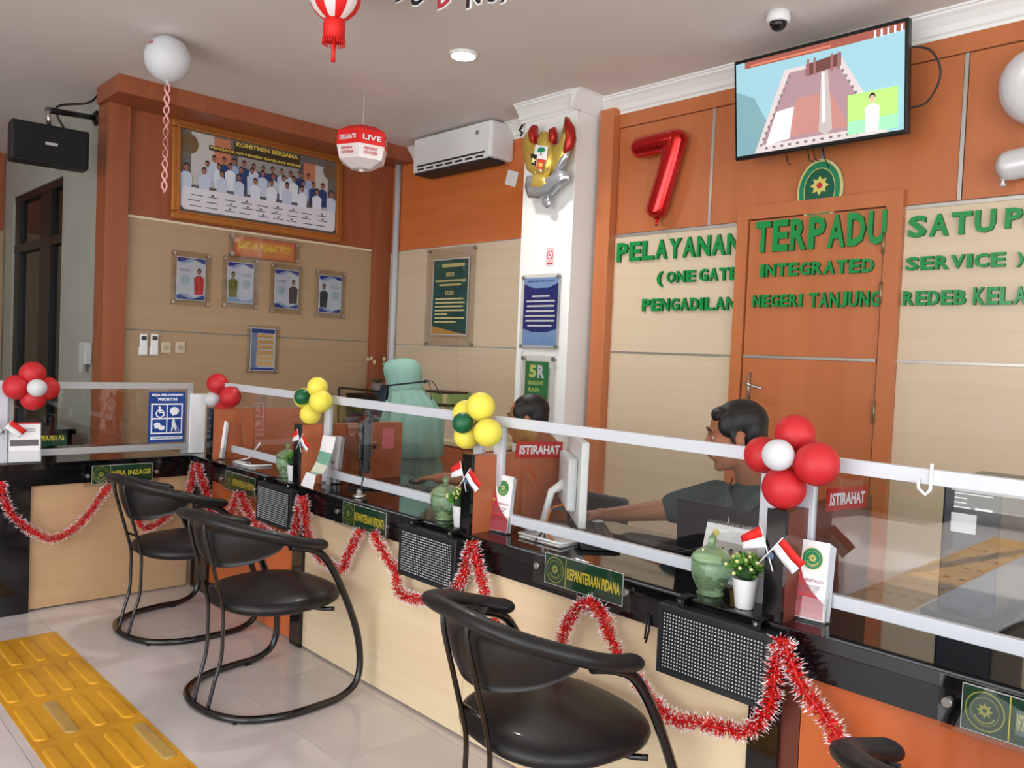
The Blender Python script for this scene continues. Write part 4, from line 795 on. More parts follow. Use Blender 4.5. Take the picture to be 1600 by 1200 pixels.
MB().box((-hw, 0, 0), (hw, .25, a.z), bev=.004).build('board_body', mat('board_dark', (44, 54, 50), .5), o); s = Sheet(); s.rect(-hw+.01, e.z, hw-.01, a.z-.01, C('board_green', (50, 110, 60))); s.text('MANTAP', -hw*.5, a.z-.16, hw*.6, a.z-.06, PRED, .04); s.build('board_print', o, (0, -.001, 0))
o = thing('paper_stack', 'untidy white papers at the right picture edge', 'papers', (.20, 2.25, .7505), .2)
for k in range(9): MB().box((-.12, -.1, .002+.022*k), (.14, .12, .006+.022*k+.006*(k % 3)), M=Matrix.Rotation(.12*math.sin(k*2.3), 4, 'Z') @ Matrix.Rotation(.05*math.sin(k), 4, 'X')).build('paper_sheet', PAPER, o)
# =================================================================== BALLOONS
BR = mat('balloon_red', (192, 34, 40), .5); BW = mat('balloon_white', (206, 208, 212), .5); BY = mat('balloon_yellow', (238, 224, 84), .5); BG = mat('balloon_green', (10, 92, 58), .42, coat=.1)
def bunch(lst, ax, v, label, post=None):
    c0 = P(lst[0][0], lst[0][1], ax, v); o = thing('balloon_bunch', label, 'balloons', c0, 0, 'flower shaped balloon bunches on the screens')
    cen = Vector((0, 0, 0)); pp = []
    for (px, py, r, m, d, nm) in lst:
        q = P(px, py, ax, v); dist = (q-CAM).dot(_f); q = CAM+(q-CAM)*((dist+d)/dist); R = r*(dist+d)/FPX; pp.append((q, R, m, nm)); cen += q
    cen /= len(pp)
    for q, R, m, nm in pp:
        d = (cen-q).normalized(); z = Vector((0, 0, 1)); rot = z.rotation_difference(-d).to_matrix().to_4x4()
        b = MB(); b.lathe([(R*.0+.001, -R*1.12), (R*.07, -R*1.10), (R*.06, -R*1.04)]+[(R*math.cos(a)*(1 if a > 0 else 1-.05*math.sin(-a)), R*math.sin(a)*(1.0 if a > 0 else 1.04)) for a in [-PI/2*.94+i*(PI/2*.94+PI/2*.999)/14 for i in range(15)]], 26, M=rot)
        b.build(nm, m, o, q-c0)
    return o
bunch([(1242, 679, 31.5, BR, .03, 'petal_balloon'), (1276, 725, 35, BR, -.02, 'petal_balloon'), (1225, 762, 34, BR, -.02, 'petal_balloon'), (1192, 711, 29, BR, .03, 'petal_balloon'), (1216, 711, 25, BW, -.07, 'centre_balloon')], 1, 1.92, 'biggest red balloon flower with white centre on the nearest divider')
bunch([(751, 635, 22.5, BY, 0, 'petal_balloon'), (762, 676, 22.5, BY, -.03, 'petal_balloon'), (729, 682, 20, BY, 0, 'petal_balloon'), (728, 646, 21, BY, .04, 'petal_balloon'), (723, 661, 16.5, BG, -.07, 'centre_balloon')], 1, 1.93, 'yellow balloon flower with green centre on the middle divider')
bunch([(496, 605, 16, BY, .02, 'petal_balloon'), (501, 627, 18, BY, -.04, 'petal_balloon'), (485, 647, 16.5, BY, 0, 'petal_balloon'), (475, 622, 16, BY, .06, 'petal_balloon'), (472, 620, 12.5, BG, -.06, 'centre_balloon')], 1, 1.93, 'smaller yellow balloon flower with green centre on the farther divider')
bunch([(340, 600, 16.5, BR, 0, 'petal_balloon'), (360, 620, 16.5, BR, -.04, 'petal_balloon'), (350, 641, 15, BR, 0, 'petal_balloon'), (352, 622, 14, BR, .12, 'petal_balloon'), (332, 624, 12, BW, -.06, 'centre_balloon')], 1, 1.97, 'red balloon bunch with white balloon at the counter corner')
bunch([(51, 584, 19, BR, 0, 'petal_balloon'), (26, 605, 19.5, BR, 0, 'petal_balloon'), (73, 607, 18.5, BR, 0, 'petal_balloon'), (52, 623, 18.5, BR, 0, 'petal_balloon'), (58, 606, 14, BW, -.09, 'centre_balloon')], 0, -4.50, 'red balloon flower with white centre on the left desk screen')
# ceiling balloon with curled ribbon
q = P(262, 103, 2, ZC-.17); dist = (q-CAM).dot(_f); R = 34.5*dist/FPX; q.z = ZC-R*1.06
o = thing('ceiling_balloon', 'white balloon floating under the ceiling with curled ribbon', 'balloon', q)
MB().lathe([(.012, -R*1.13), (.004, -R*1.07)]+[(R*math.cos(a), R*1.02*math.sin(a)) for a in [-PI/2*.97+i*(PI/2*.97+PI/2*.999)/18 for i in range(19)]], 30).build('balloon_skin', BW, o)
dv = (-_f-_r*.50+_u*.55).normalized(); ax_ = dv.cross(Vector((0, 0, 1))).normalized(); ay_ = ax_.cross(dv)*-1; e0 = dv*R*1.012
MB().add([e0+ax_*a+ay_*b_ for a, b_ in ((-.018, -.008), (.018, -.008), (.018, .008), (-.018, .008))], [(0, 1, 2, 3), (3, 2, 1, 0)]).build('print_patch', C('faded_red', (210, 90, 96)), o)
RIB = mat('ribbon_pink', (236, 176, 172), .4)
for k in range(2): MB().tube([(.014*math.cos(t*.9+k*3), .014*math.sin(t*.9+k*3), -R*1.1-t*.0175) for t in range(36)], .0035, 5, flat=(1.6, .5)).build('ribbon', RIB, o)
# paper lantern cube under the ceiling
c = P(566, 232, 1, 3.0)
o = thing('hexagon_lantern', 'red and white printed paper lantern hanging near the corner', 'lantern', c, .1)
R = .175; TOP = mat('lantern_red', (228, 30, 26), .55); BOT = mat('lantern_white', (236, 226, 226), .55)
def ring(r, z, n=6, a0=.25): return [(r*math.cos(a0+2*PI*i/n), r*math.sin(a0+2*PI*i/n), z) for i in range(n)]
b = MB(); rr = [ring(R*.6, .13), ring(R*1.0, .09), ring(R*1.02, -.005)]; vs = sum(rr, []); b.add(vs, [(k*6+i, k*6+(i+1) % 6, (k+1)*6+(i+1) % 6, (k+1)*6+i) for k in range(2) for i in range(6)]+[(5, 4, 3, 2, 1, 0)]); b.build('red_band', TOP, o)
b = MB(); rr = [ring(R*1.02, -.005), ring(R*.90, -.09), ring(R*.4, -.14)]; vs = sum(rr, []); b.add(vs, [(k*6+i, k*6+(i+1) % 6, (k+1)*6+(i+1) % 6, (k+1)*6+i) for k in range(2) for i in range(6)]+[(12, 13, 14, 15, 16, 17)]); b.build('white_band', BOT, o)
MB().ell((0, 0, -.145), (.02, .02, .012), 10).build('knob', BOT, o)
for i in range(6):
    a0 = .25+2*PI*(i+.5)/6; M = Matrix.Rotation(a0+PI/2, 4, 'Z') @ Matrix.Translation((0, -R*.905, 0))
    MB().text('LIVE' if i % 2 else 'DIRGAHAYU', -.065, .022, .065, .055, 0, 0, 0, M=M).build('upper_words', PWHITE, o)
    MB().text('REPUBLIK', -.05, -.04, .04, -.022, .002, 0, 0, M=M).build('lower_words', PRED, o); MB().text('INDONESIA', -.05, -.066, .045, -.048, .006, 0, 0, M=M).build('lower_words', PRED, o)
MB().tube([(0, 0, .105), (0, 0, ZC-c.z)], .0015, 5).build('string', WHITE, o)
# striped round lantern cut by the top edge
c = P(524, -6, 1, 1.98); k = (c-CAM).dot(_f)/FPX
o = thing('striped_lantern', 'red and white striped round paper lantern cut by the top edge', 'lantern', c)
R = 40*k
for i in range(12):
    a0 = 2*PI*i/12; a1 = a0+2*PI/12; vs = []; fs = []
    for j in range(9):
        e = PI/2*.85-j*(PI*.85)/8; r = R*math.cos(e)
        for t in range(4): aa = a0+(a1-a0)*t/3; bulge = 1+.02*math.sin(PI*t/3); vs.append((r*bulge*math.cos(aa), r*bulge*math.sin(aa), R*1.0*math.sin(e)))
    for j in range(8):
        for t in range(3): fs.append((j*4+t, (j+1)*4+t, (j+1)*4+t+1, j*4+t+1))
    MB().add(vs, fs, 0, True).build('lantern_gore', TOP if i % 2 else BOT, o)
MB().lathe([(16*k, -R*.93), (17*k, -R*.93-8*k), (17*k, -R*.93-32*k)], 20).build('lower_collar', TOP, o)
b = MB()
for i in range(26): a = 2*PI*i/26; b.tube([(17*k*math.cos(a), 17*k*math.sin(a), -R*.93-30*k), (17.5*k*math.cos(a), 17.5*k*math.sin(a), -R*.93-38*k)], 1.2*k, 4)
tag(b.build('fringe', TOP, o), kind='stuff'); MB().tube([(0, 0, -R*.93-20*k), (0, 0, -R*.93-42*k), (0, 0, -R*.93-64*k)], [1.2*k, 3*k, 3.6*k], 8).build('tassel', TOP, o); MB().tube([(0, 0, R*.9), (0, 0, ZC-c.z)], .0015, 5).build('string', WHITE, o)
# cut paper letters at the top edge
o = thing('paper_letters', 'black and pink cut out paper letters hanging at the top edge', 'banner', P(720, -20, 1, 2.3)); q = o.location.copy()
for (ch, x, m, zb) in (('D', 632, 0, 10), ('U', 655, 0, 19), ('D', 697, 1, 21), ('N', 742, 0, 20), ('U', 773, 0, 14), ('A', 796, 0, 11)):
    a = P(x-13, zb-3, 1, 2.3); e = P(x+13, zb-52, 1, 2.3); b = MB(); 
    x0, x1, z0_, z1_ = a.x-q.x, e.x-q.x, a.z-q.z, e.z-q.z
    b.text(ch, x0, z0_, x1, z1_, .0, .004, 0, bold=.10); b.text(ch, x0+.006, z0_+.006, x1-.006, z1_-.006, -.006, .003, 1, bold=.02); b.build('paper_letter', [PWHITE, DARK if m == 0 else MAROON], o)
MB().tube([tuple(P(600, -40, 1, 2.3)-q), tuple(P(840, -50, 1, 2.3)-q)], .0015, 5).build('string', WHITE, o)
# =================================================================== FOIL BALLOONS
FOILR = mat('foil_red', (196, 20, 22), .16, .75, coat=.4)
def metal(name, c, r=.2, m=.7): return mat(name, c, r, m)
def inflate(outline_pts, R, name, m, par, M=None, n=14, knob=None):
    """fat rounded stroke: union of tapered balls along a path"""
    b = MB(); b.tube(outline_pts, R, n, flat=(1, .62), M=M); return b.build(name, m, par)
# number seven
c = P(1030, 275, 1, 4.13); o = thing('seven_balloon', 'shiny red foil balloon shaped as number seven on the wall', 'balloon', c)
k = (c-CAM).dot(_f)/FPX
def px2(px, py, y=4.13): v = P(px, py, 1, y)-c; return Vector((v.x, 0, v.z))
A_, B_, C_ = px2(1003, 229), px2(1052, 212), px2(1028, 330)
pth = smooth([px2(1000, 231), px2(1020, 224), px2(1036, 217), px2(1052, 212)], 5)
def strokemesh(pts, rads, dy=.06):
    vs = []; b = MB(); pts = [Vector(p) for p in pts]
    rad = rads; n = 16; k_ = len(pts)
    for i, p in enumerate(pts):
        t = (pts[min(i+1, k_-1)]-pts[max(i-1, 0)]).normalized(); s_ = Vector((t.z, 0, -t.x))
        for j in range(n): a = 2*PI*j/n; vs.append(p+s_*(rad[i]*math.cos(a))+Vector((0, min(rad[i], dy)*math.sin(a), 0)))
    fs = [(i*n+j, i*n+(j+1) % n, (i+1)*n+(j+1) % n, (i+1)*n+j) for i in range(k_-1) for j in range(n)]
    fs += [tuple(range(n))[::-1], tuple(range((k_-1)*n, k_*n))]
    b.add(vs, fs, 0, True); return b
def cap(pts, R, e=.9, steps=6):
    """add rounded ends to a path"""
    pts = [Vector(p) for p in pts]; t0 = (pts[0]-pts[1]).normalized(); t1 = (pts[-1]-pts[-2]).normalized(); P_ = []; Q = []
    for i in range(steps): a = PI/2*(1-i/steps); P_.append(pts[0]+t0*R*math.sin(a)*e); Q.append(max(.003, R*math.cos(a)))
    P_ += pts; Q += [R]*len(pts)
    for i in range(1, steps+1): a = PI/2*i/steps; P_.append(pts[-1]+t1*R*math.sin(a)*e); Q.append(max(.003, R*math.cos(a)))
    return P_, Q
R7 = 17*k
b = strokemesh(*cap(smooth([px2(1001, 231), px2(1022, 226), px2(1040, 222)], 4)+[px2(1050, 220)], R7)); b2 = strokemesh(*cap(smooth([px2(1057, 218), px2(1050, 245), px2(1037, 290), px2(1026, 326)], 5), R7*1.02))
b.add(b2.v, b2.f, 0, True); f7 = b.build('foil_skin', FOILR, o)
rm = f7.modifiers.new('r', 'REMESH'); rm.mode = 'VOXEL'; rm.voxel_size = .008; rm.use_smooth_shade = True; sm_ = f7.modifiers.new('s', 'SMOOTH'); sm_.iterations = 6
b = MB(); v = px2(1026, 346); b.lathe([(.012, -.028), (.006, -.01), (.018, .02)], 10, c=(v.x, 0, v.z)); b.build('filler_neck', FOILR, o)
# white nine (only its left side shows)
FOILW = mat('foil_white', (214, 214, 216), .28, .1, coat=.4)
c = P(1640, 200, 1, 4.125); o = thing('nine_balloon', 'white foil balloon number cut by the right picture edge', 'balloon', c)
def px3(px, py): v = P(px, py, 1, 4.125)-c; return Vector((v.x, 0, v.z))
k = (c-CAM).dot(_f)/FPX
ringp = [px3(1622+32*math.cos(a), 135+34*math.sin(a)) for a in [2*PI*i/20 for i in range(20)]]
b = MB(); n = 14; vs = []
for i in range(20):
    t = (ringp[(i+1) % 20]-ringp[i-1]).normalized(); s_ = Vector((t.z, 0, -t.x))
    for j in range(n): a = 2*PI*j/n; vs.append(ringp[i]+s_*(28*k*math.cos(a))+Vector((0, .07*math.sin(a), 0)))
b.add(vs, [(i*n+j, i*n+(j+1) % n, ((i+1) % 20)*n+(j+1) % n, ((i+1) % 20)*n+j) for i in range(20) for j in range(n)], 0, True)
b2 = strokemesh(*cap(smooth([px3(1668, 140), px3(1670, 200), px3(1650, 240), px3(1615, 250), px3(1580, 258)], 5), 25*k)); b.add(b2.v, b2.f, 0, True)
f9 = b.build('foil_skin', FOILW, o); rm = f9.modifiers.new('r', 'REMESH'); rm.mode = 'VOXEL'; rm.voxel_size = .009; rm.use_smooth_shade = True; sm_ = f9.modifiers.new('s', 'SMOOTH'); sm_.iterations = 4
v = px3(1567, 284); MB().lathe([(.014, -.02), (.006, 0), (.014, .02)], 10, c=(v.x, 0, v.z)).build('filler_neck', FOILW, o)
# golden eagle foil balloon on the pillar
c = P(856, 250, 1, 3.86); o = thing('eagle_balloon', 'gold and silver foil balloon of a winged bird emblem on the white pillar', 'balloon', c)
def px4(px, py, y=0): v = P(px, py, 1, 3.86)-c; return Vector((v.x, y, v.z))
FG = metal('foil_gold', (214, 186, 92), .28, .55); FS = metal('foil_silver', (196, 200, 206), .22, .75); FR = metal('foil_dark_red', (180, 46, 36), .3, .5)
def leafblob(pts, name, m, depth=.05, y=0):
    """pillow from an outline: ring of outline points, dome to both sides"""
    q = [px4(*p) for p in pts]; cc = sum(q, Vector())/len(q); n = len(q); vs = []; lv = ((0, 1.0), (.55, .93), (.85, .72), (1, .38)); 
    for sgn in (-1, 1):
        for (dz, sc) in lv: vs += [cc+(p-cc)*sc+Vector((0, y+sgn*depth*dz, 0)) for p in q]
        vs.append(cc+Vector((0, y+sgn*depth*1.03, 0)))
    L_ = 4*n+1; fs = []
    for h in (0, 1):
        o_ = h*L_
        for k_ in range(3):
            for i in range(n):
                f = (o_+k_*n+i, o_+k_*n+(i+1) % n, o_+(k_+1)*n+(i+1) % n, o_+(k_+1)*n+i); fs.append(f if h else f[::-1])
        for i in range(n): f = (o_+3*n+i, o_+3*n+(i+1) % n, o_+4*n); fs.append(f if h else f[::-1])
    return MB().add(vs, fs, 0, True).build(name, m, o)
leafblob([(822, 212), (829, 203), (832, 218), (840, 226), (849, 232), (846, 262), (838, 276), (826, 268), (820, 245), (820, 226)], 'wing', FG, .04)
leafblob([(889, 183), (896, 197), (898, 216), (892, 238), (880, 258), (868, 275), (864, 250), (868, 232), (880, 222), (887, 205)], 'wing', FG, .045)
leafblob([(832, 202), (836, 197), (840, 196), (839, 212), (840, 226), (834, 224), (831, 214)], 'wing_stripe', FR, .034, -.014)
leafblob([(889, 183), (898, 195), (901, 214), (897, 232), (890, 246), (886, 242), (892, 222), (892, 205)], 'wing_stripe', FR, .034, -.022)
leafblob([(896, 236), (889, 252), (876, 274), (868, 277), (874, 262), (886, 243)], 'wing_tip', FS, .03, -.02)
leafblob([(846, 214), (852, 205), (860, 207), (863, 222), (868, 232), (866, 262), (858, 278), (844, 276), (840, 258), (843, 232)], 'body', FG, .05, -.01)
leafblob([(861, 202), (868, 199), (870, 210), (868, 226), (862, 224)], 'crest', FR, .03, -.005); leafblob([(845, 214), (849, 212), (852, 220), (846, 226)], 'beak', FR, .02, -.03)
leafblob([(826, 276), (838, 274), (850, 282), (866, 276), (882, 266), (891, 270), (890, 282), (876, 292), (866, 304), (846, 312), (828, 310), (823, 294)], 'ribbon_scroll', FS, .045, -.01)
leafblob([(838, 275), (850, 272), (862, 276), (866, 290), (852, 300), (834, 296)], 'tail', FG, .052, -.012)
leafblob([(848, 306), (858, 306), (860, 320), (855, 326), (848, 320)], 'filler_tab', FS, .014, 0)
q = [px4(*p, -.063) for p in ((847, 229), (867, 232), (864, 254), (856, 272), (843, 256))]
MB().add([q[0], q[1], q[2], q[3], q[4]], [(0, 4, 3, 2, 1)]).build('shield', mat('shield_white', (232, 230, 226), .3), o)
def sp4(pts, m, nm, y=-.0650): MB().add([px4(*p, y) for p in pts], [tuple(range(len(pts)))]).build(nm, m, o)
sp4([(851, 236), (855, 233), (861, 234), (863, 239), (857, 241), (857, 246), (855, 246), (855, 241), (850, 240)], GGREEN, 'tree_mark'); sp4([(840, 243), (850, 245), (848, 262), (841, 260)], DARK, 'star_field'); sp4([(844, 249), (846, 252), (849, 253), (846, 255), (846, 259), (843, 256), (841, 257), (842, 253), (840, 251), (843, 251)], PYEL, 'star_mark', -.0665)
sp4([(850, 251), (864, 253), (858, 268), (849, 266)], C('shield_red', (206, 70, 40)), 'red_field'); sp4([(852, 257), (859, 258), (858, 264), (853, 264)], PORANGE, 'chain_mark', -.0665)
# =================================================================== TINSEL
TR_ = mat('tinsel_red', (214, 28, 26), .35, .2); TW_ = mat('tinsel_white', (238, 225, 228), .35, .2)
def tinsel(pxs, label, ax=1, v=1.835, r=.034, dens=2100):
    pts = [P(x, y, ax, v) for x, y in pxs]; o0 = pts[0].copy(); pts = smooth([p-o0 for p in pts], 6)
    q = random.Random(len(pxs)*31+int(pxs[0][0])); o = thing('tinsel_garland', label, 'garland', o0, 0, 'red and white tinsel garlands')
    b = MB(); b.tube(pts, .0045, 6); b.build('cord', TR_, o)
    b = MB()
    for i in range(len(pts)-1):
        a, c = pts[i], pts[i+1]; L = (c-a).length; t = (c-a).normalized() if L > 1e-6 else Vector((1, 0, 0)); n = max(1, int(L*dens)); u = t.orthogonal().normalized(); w_ = t.cross(u)
        for j in range(n):
            p = a.lerp(c, q.random()); an = q.uniform(0, 2*PI); d = (u*math.cos(an)+w_*math.sin(an)+t*q.uniform(-.5, .5)).normalized(); l = r*q.uniform(.65, 1.15); s_ = d.cross(Vector((q.uniform(-1, 1), q.uniform(-1, 1), q.uniform(-1, 1)))).normalized()*.0016
            e = p+d*l*.66; g = p+d*l+s_*q.uniform(-1, 1)
            if ax == 1 and (o0+g).y > 1.895: continue
            if ax == 0 and (o0+g).x < -4.535: continue
            b.add([p-s_, p+s_, e+s_, e-s_, g], [(0, 1, 2, 3)]); b.f.append((len(b.v)-2, len(b.v)-3, len(b.v)-1)); b.mi.append(1); b.sm.append(False)
    tag(b.build('bristles', [TR_, TW_], o), kind='stuff')
tinsel([(0, 752), (8, 785), (26, 812), (48, 828), (78, 842), (108, 832), (135, 808), (155, 780), (172, 758)], 'tinsel swag across the black block of the left desk', 0, -4.47)
tinsel([(200, 748), (212, 790), (222, 824), (246, 818), (272, 797), (290, 778), (298, 758), (305, 725)], 'tinsel swag behind the farthest chair', 0, -4.47)
tinsel([(309, 722), (314, 745), (322, 766), (326, 795), (345, 812), (362, 800), (369, 778), (374, 772)], 'tinsel swag at the counter corner on orange board', 1, 1.84)
tinsel([(377, 772), (386, 798), (403, 820), (430, 838), (455, 842), (462, 822), (468, 795), (471, 775)], 'tinsel swag beneath the farthest LED box')
tinsel([(473, 775), (478, 805), (481, 838), (495, 866), (518, 884), (534, 890), (541, 872), (552, 850), (563, 828)], 'tinsel swag on cream board behind the second chair')
tinsel([(583, 832), (594, 853), (606, 875), (619, 893), (620, 915), (630, 930), (655, 937), (680, 932), (705, 925), (722, 905), (731, 872), (736, 846)], 'tinsel swag under the middle LED box')
tinsel([(738, 846), (744, 872), (752, 905), (768, 955), (795, 1010), (830, 1035), (868, 1030), (880, 995), (894, 962), (910, 944), (928, 944)], 'tinsel swag behind the large near chair')
tinsel([(930, 944), (949, 980), (969, 1030), (995, 1062), (1026, 1105), (1055, 1124), (1090, 1130), (1130, 1138), (1165, 1144), (1190, 1122), (1206, 1090), (1213, 1040), (1219, 998)], 'tinsel swag below the nearest LED box', 1, 1.82)
tinsel([(1223, 998), (1235, 1030), (1252, 1070), (1276, 1104), (1299, 1135), (1316, 1170), (1345, 1200), (1400, 1230)], 'tinsel swag on the right orange board', 1, 1.825)
# =================================================================== CHAIRS
def make_chair():
    o = thing('arm_chair', 'x', 'chair', (0, 0, 0), 0, 'black tubular chairs with curved arm rests')
    half = [(.250, -.09, .640), (.256, -.01, .622), (.262, .06, .580), (.270, .135, .46), (.279, .215, .27), (.283, .238, .13), (.285, .215, .05), (.285, .14, .017), (.287, .03, .0155), (.27, -.11, .0155), (.20, -.225, .0155), (.10, -.275, .0155)]
    pts = half+[(0, -.288, .0155)]+[(-x, y, z) for x, y, z in half[::-1]]
    MB().tube(smooth(pts, 4), .0142, 10).build('leg_loop', CHAIRM, o)
    for sx in (-1, 1):
        MB().tube(smooth([(sx*.048, -.285, .026), (sx*.05, -.262, .12), (sx*.052, -.238, .205), (sx*.052, -.235, .30), (sx*.052, -.238, .40), (sx*.052, -.274, .53), (sx*.052, -.318, .68), (sx*.052, -.322, .728)], 4), .0075, 8).build('back_rod', CHAIRM, o)
    MB().tube([(-.052, -.250, .475), (.052, -.250, .475)], .006, 8).build('cross_rod', CHAIRM, o)
    for (x, y) in ((.28, .09), (-.28, .09), (.17, -.245), (-.17, -.245)): MB().box((x-.012, y-.012, 0), (x+.012, y+.012, .012), bev=.002).build('foot_pad', BLKM, o)
    # seat
    prof = [(0.001, .437), (.45, .436), (.75, .432), (.90, .424), (.975, .412), (1.0, .398), (.985, .384), (.94, .375), (.80, .371), (.001, .371)]; n = 36; vs = []; fs = []
    for (k, z) in prof:
        for j in range(n):
            a = 2*PI*j/n; cx, sy = math.cos(a), math.sin(a); x = .252*abs(cx)**.78*(1 if cx > 0 else -1)*(1+.06*sy); y = .012+.238*abs(sy)**.82*(1 if sy > 0 else -1); vs.append((x*k, y*k+.0, z))
    for i in range(len(prof)-1):
        for j in range(n): fs.append((i*n+j, (i+1)*n+j, (i+1)*n+(j+1) % n, i*n+(j+1) % n))
    MB().add(vs, fs, 0, True).build('seat', CHAIRL, o)
    MB().tube(smooth([(-.258, .12, .366), (-.19, .08, .362), (0, .06, .362), (.19, .08, .362), (.258, .12, .366)], 3), .009, 8).build('seat_bar', CHAIRM, o)
    # arm pad and crescent back pad
    h2 = [(.252, .065, .628), (.268, .01, .638), (.282, -.075, .660), (.262, -.17, .690), (.19, -.262, .718), (.10, -.305, .735)]
    ap = smooth(h2+[(0, -.318, .742)]+[(-x, y, z) for x, y, z in h2[::-1]], 5); m = len(ap); rr = [.030]*m
    for i, q in enumerate((.012, .021, .027)): rr[i] = q; rr[-1-i] = q
    MB().tube(ap, rr, 14, flat=(1.15, .72)).build('arm_rest', CHAIRL, o)
    vs = []; fs = []; N_ = 20; K = 6
    for side in (0, 1):
        for i in range(N_+1):
            u = -1+2*i/N_; th = u*math.radians(72); off = .012 if side else -.012
            rx, ry = .240+off, .262+off; x = rx*math.sin(th); yb = -.03-ry*math.cos(th); zt = .712-.075*(1-math.cos(th))*.9; dep = .158*max(0, math.cos(u*PI/2))**.65+.004
            for j in range(K+1): t = j/K; vs.append((x*(1-.06*t*t), yb+.04*t*t, zt-dep*t))
    W_ = K+1; S_ = (N_+1)*W_
    for side in (0, 1):
        for i in range(N_):
            for j in range(K): a = side*S_+i*W_+j; f = (a, a+W_, a+W_+1, a+1); fs.append(f if side else f[::-1])
    for i in range(N_): a = i*W_+K; fs.append((a, a+W_, a+W_+S_, a+S_)); a = i*W_; fs.append((a+W_, a, a+S_, a+W_+S_))
    MB().add(vs, fs, 0, True).build('back_pad', CHAIRL, o); return o
ch = make_chair()
spots = [(-2.965, 1.555, .12, 'black tubular chair in front of the orange board, second farthest'), (-3.93, 1.60, .10, 'farthest black tubular chair beside the left desk'), (-1.48, 1.612, -.10, 'large near black tubular chair in front of the cream board'), (-.347, 1.64, .06, 'black tubular chair at bottom right, only arm rest showing')]
for i, (x, y, a, l) in enumerate(spots):
    o = ch if i == 0 else copy_tree(ch); o.location = (x, y, 0); o.rotation_euler = (0, 0, a); o['label'] = l
# =================================================================== TACTILE STRIP
def strip(x0, n, y0, rot=0, label='', nb=4):
    o = thing('tactile_strip', label, 'floor strip', (x0, y0, 0), rot, 'yellow tactile floor strips')
    bar = MB(); n2 = 6; R = .021; pr = []
    for (k, z) in ((1.0, .0), (.84, .0045), (.62, .0055)):
        ringv = []
        for i in range(2*n2): a = PI*i/(n2-1)-PI/2 if i < n2 else PI*(i-n2)/(n2-1)+PI/2; cx = .138 if i < n2 else -.138; ringv.append((cx+R*k*math.cos(a), R*1.15*k*math.sin(a), z))
        pr.append(ringv)
    L = 2*n2; vs = sum(pr, []); fs = [(k*L+i, k*L+(i+1) % L, (k+1)*L+(i+1) % L, (k+1)*L+i) for k in range(2) for i in range(L)]+[tuple(range(2*L, 3*L))]
    bar.add(vs, fs, 0, False); bm = {}
    for i in range(n):
        MB().box((i*T+.001, 0, .0), (i*T+T-.001, .366, .003), bev=.001).build('tactile_mat', TACT, o)
        for j in range(nb):
            worn = (i, j) in ((2, 1), (3, 3)) ; key = worn
            if key not in bm: q = bar.build('tactile_bar', TACTW if worn else TACT, o); bm[key] = q.data
            else: q = bpy.data.objects.new('tactile_bar', bm[key]); col.objects.link(q); q.parent = o
            q.location = (i*T+T/2, .04+j*.095, .003)
    return o
strip(-4.157, 10, .733, 0, 'yellow tactile floor strip in the lower left')
strip(-1.75, 9, -3.9, PI/2, 'second yellow tactile strip behind the camera leading to the entrance')
# =================================================================== STAFF FURNITURE BEHIND THE COUNTER
o = thing('side_cabinet', 'low orange cabinet along the wall behind the woman', 'cabinet', (-5.0, 3.75, 0))
MB().box((-.95, 0, 0), (.85, .43, .72)).build('cabinet_body', WOODC, o); MB().box((-.97, -.02, .72), (.87, .44, .75), bev=.003).build('cabinet_top', CREAMV, o)
for k in range(3): MB().box((-.93+.6*k, -.018, .06), (-.35+.6*k, -.001, .70), bev=.003).build('cabinet_door', WOODC, o)
o = thing('black_rack', 'black wire file rack on the cabinet behind the woman', 'rack', (-5.62, 3.86, .7505)); MB().box((-.33, -.1, 0), (.3, .2, .26), bev=.006).build('rack_box', mat('rack_black', (22, 20, 20), .5), o)
MB().tube(smooth([(-.34, -.12, .0), (-.40, -.12, .02), (-.40, -.12, .26), (-.34, -.12, .30), (.30, -.12, .30)], 3), .008, 8).build('rack_frame', BLKP, o)
o = thing('orchid_pot', 'faded orchid in a grey pot on the black rack', 'potted plant', (-5.72, 3.92, 1.012)); MB().lathe([(.05, 0), (.06, .10), (.055, .10), (.05, .09)], 18).build('pot', mat('pot_grey', (120, 112, 108), .5), o)
b = MB(); 
for k in range(9): a = k*.7; b.add([(0, 0, .09), (.04*math.cos(a), .04*math.sin(a), .13), (.11*math.cos(a), .11*math.sin(a), .11), (.05*math.cos(a+.4), .05*math.sin(a+.4), .12)], [(0, 1, 2, 3)])
b.build('leaves', mat('orchid_leaf', (80, 76, 50), .6), o); MB().tube(smooth([(0, 0, .1), (-.03, 0, .22), (-.10, 0, .30), (-.16, 0, .29)], 4), .003, 6).build('stem', mat('orchid_stem', (110, 96, 60), .6), o)
b = MB()
for (x, z) in ((-.16, .29), (-.11, .30), (-.06, .27), (.08, .30), (.1, .25)): b.ell((x, 0, z), (.022, .01, .02), 8)
tag(b.build('blossoms', mat('orchid_bloom', (206, 186, 150), .6), o), kind='stuff'); MB().tube(smooth([(0, 0, .1), (.05, 0, .2), (.1, 0, .28)], 3), .003, 6).build('stem', mat('orchid_stem'), o)
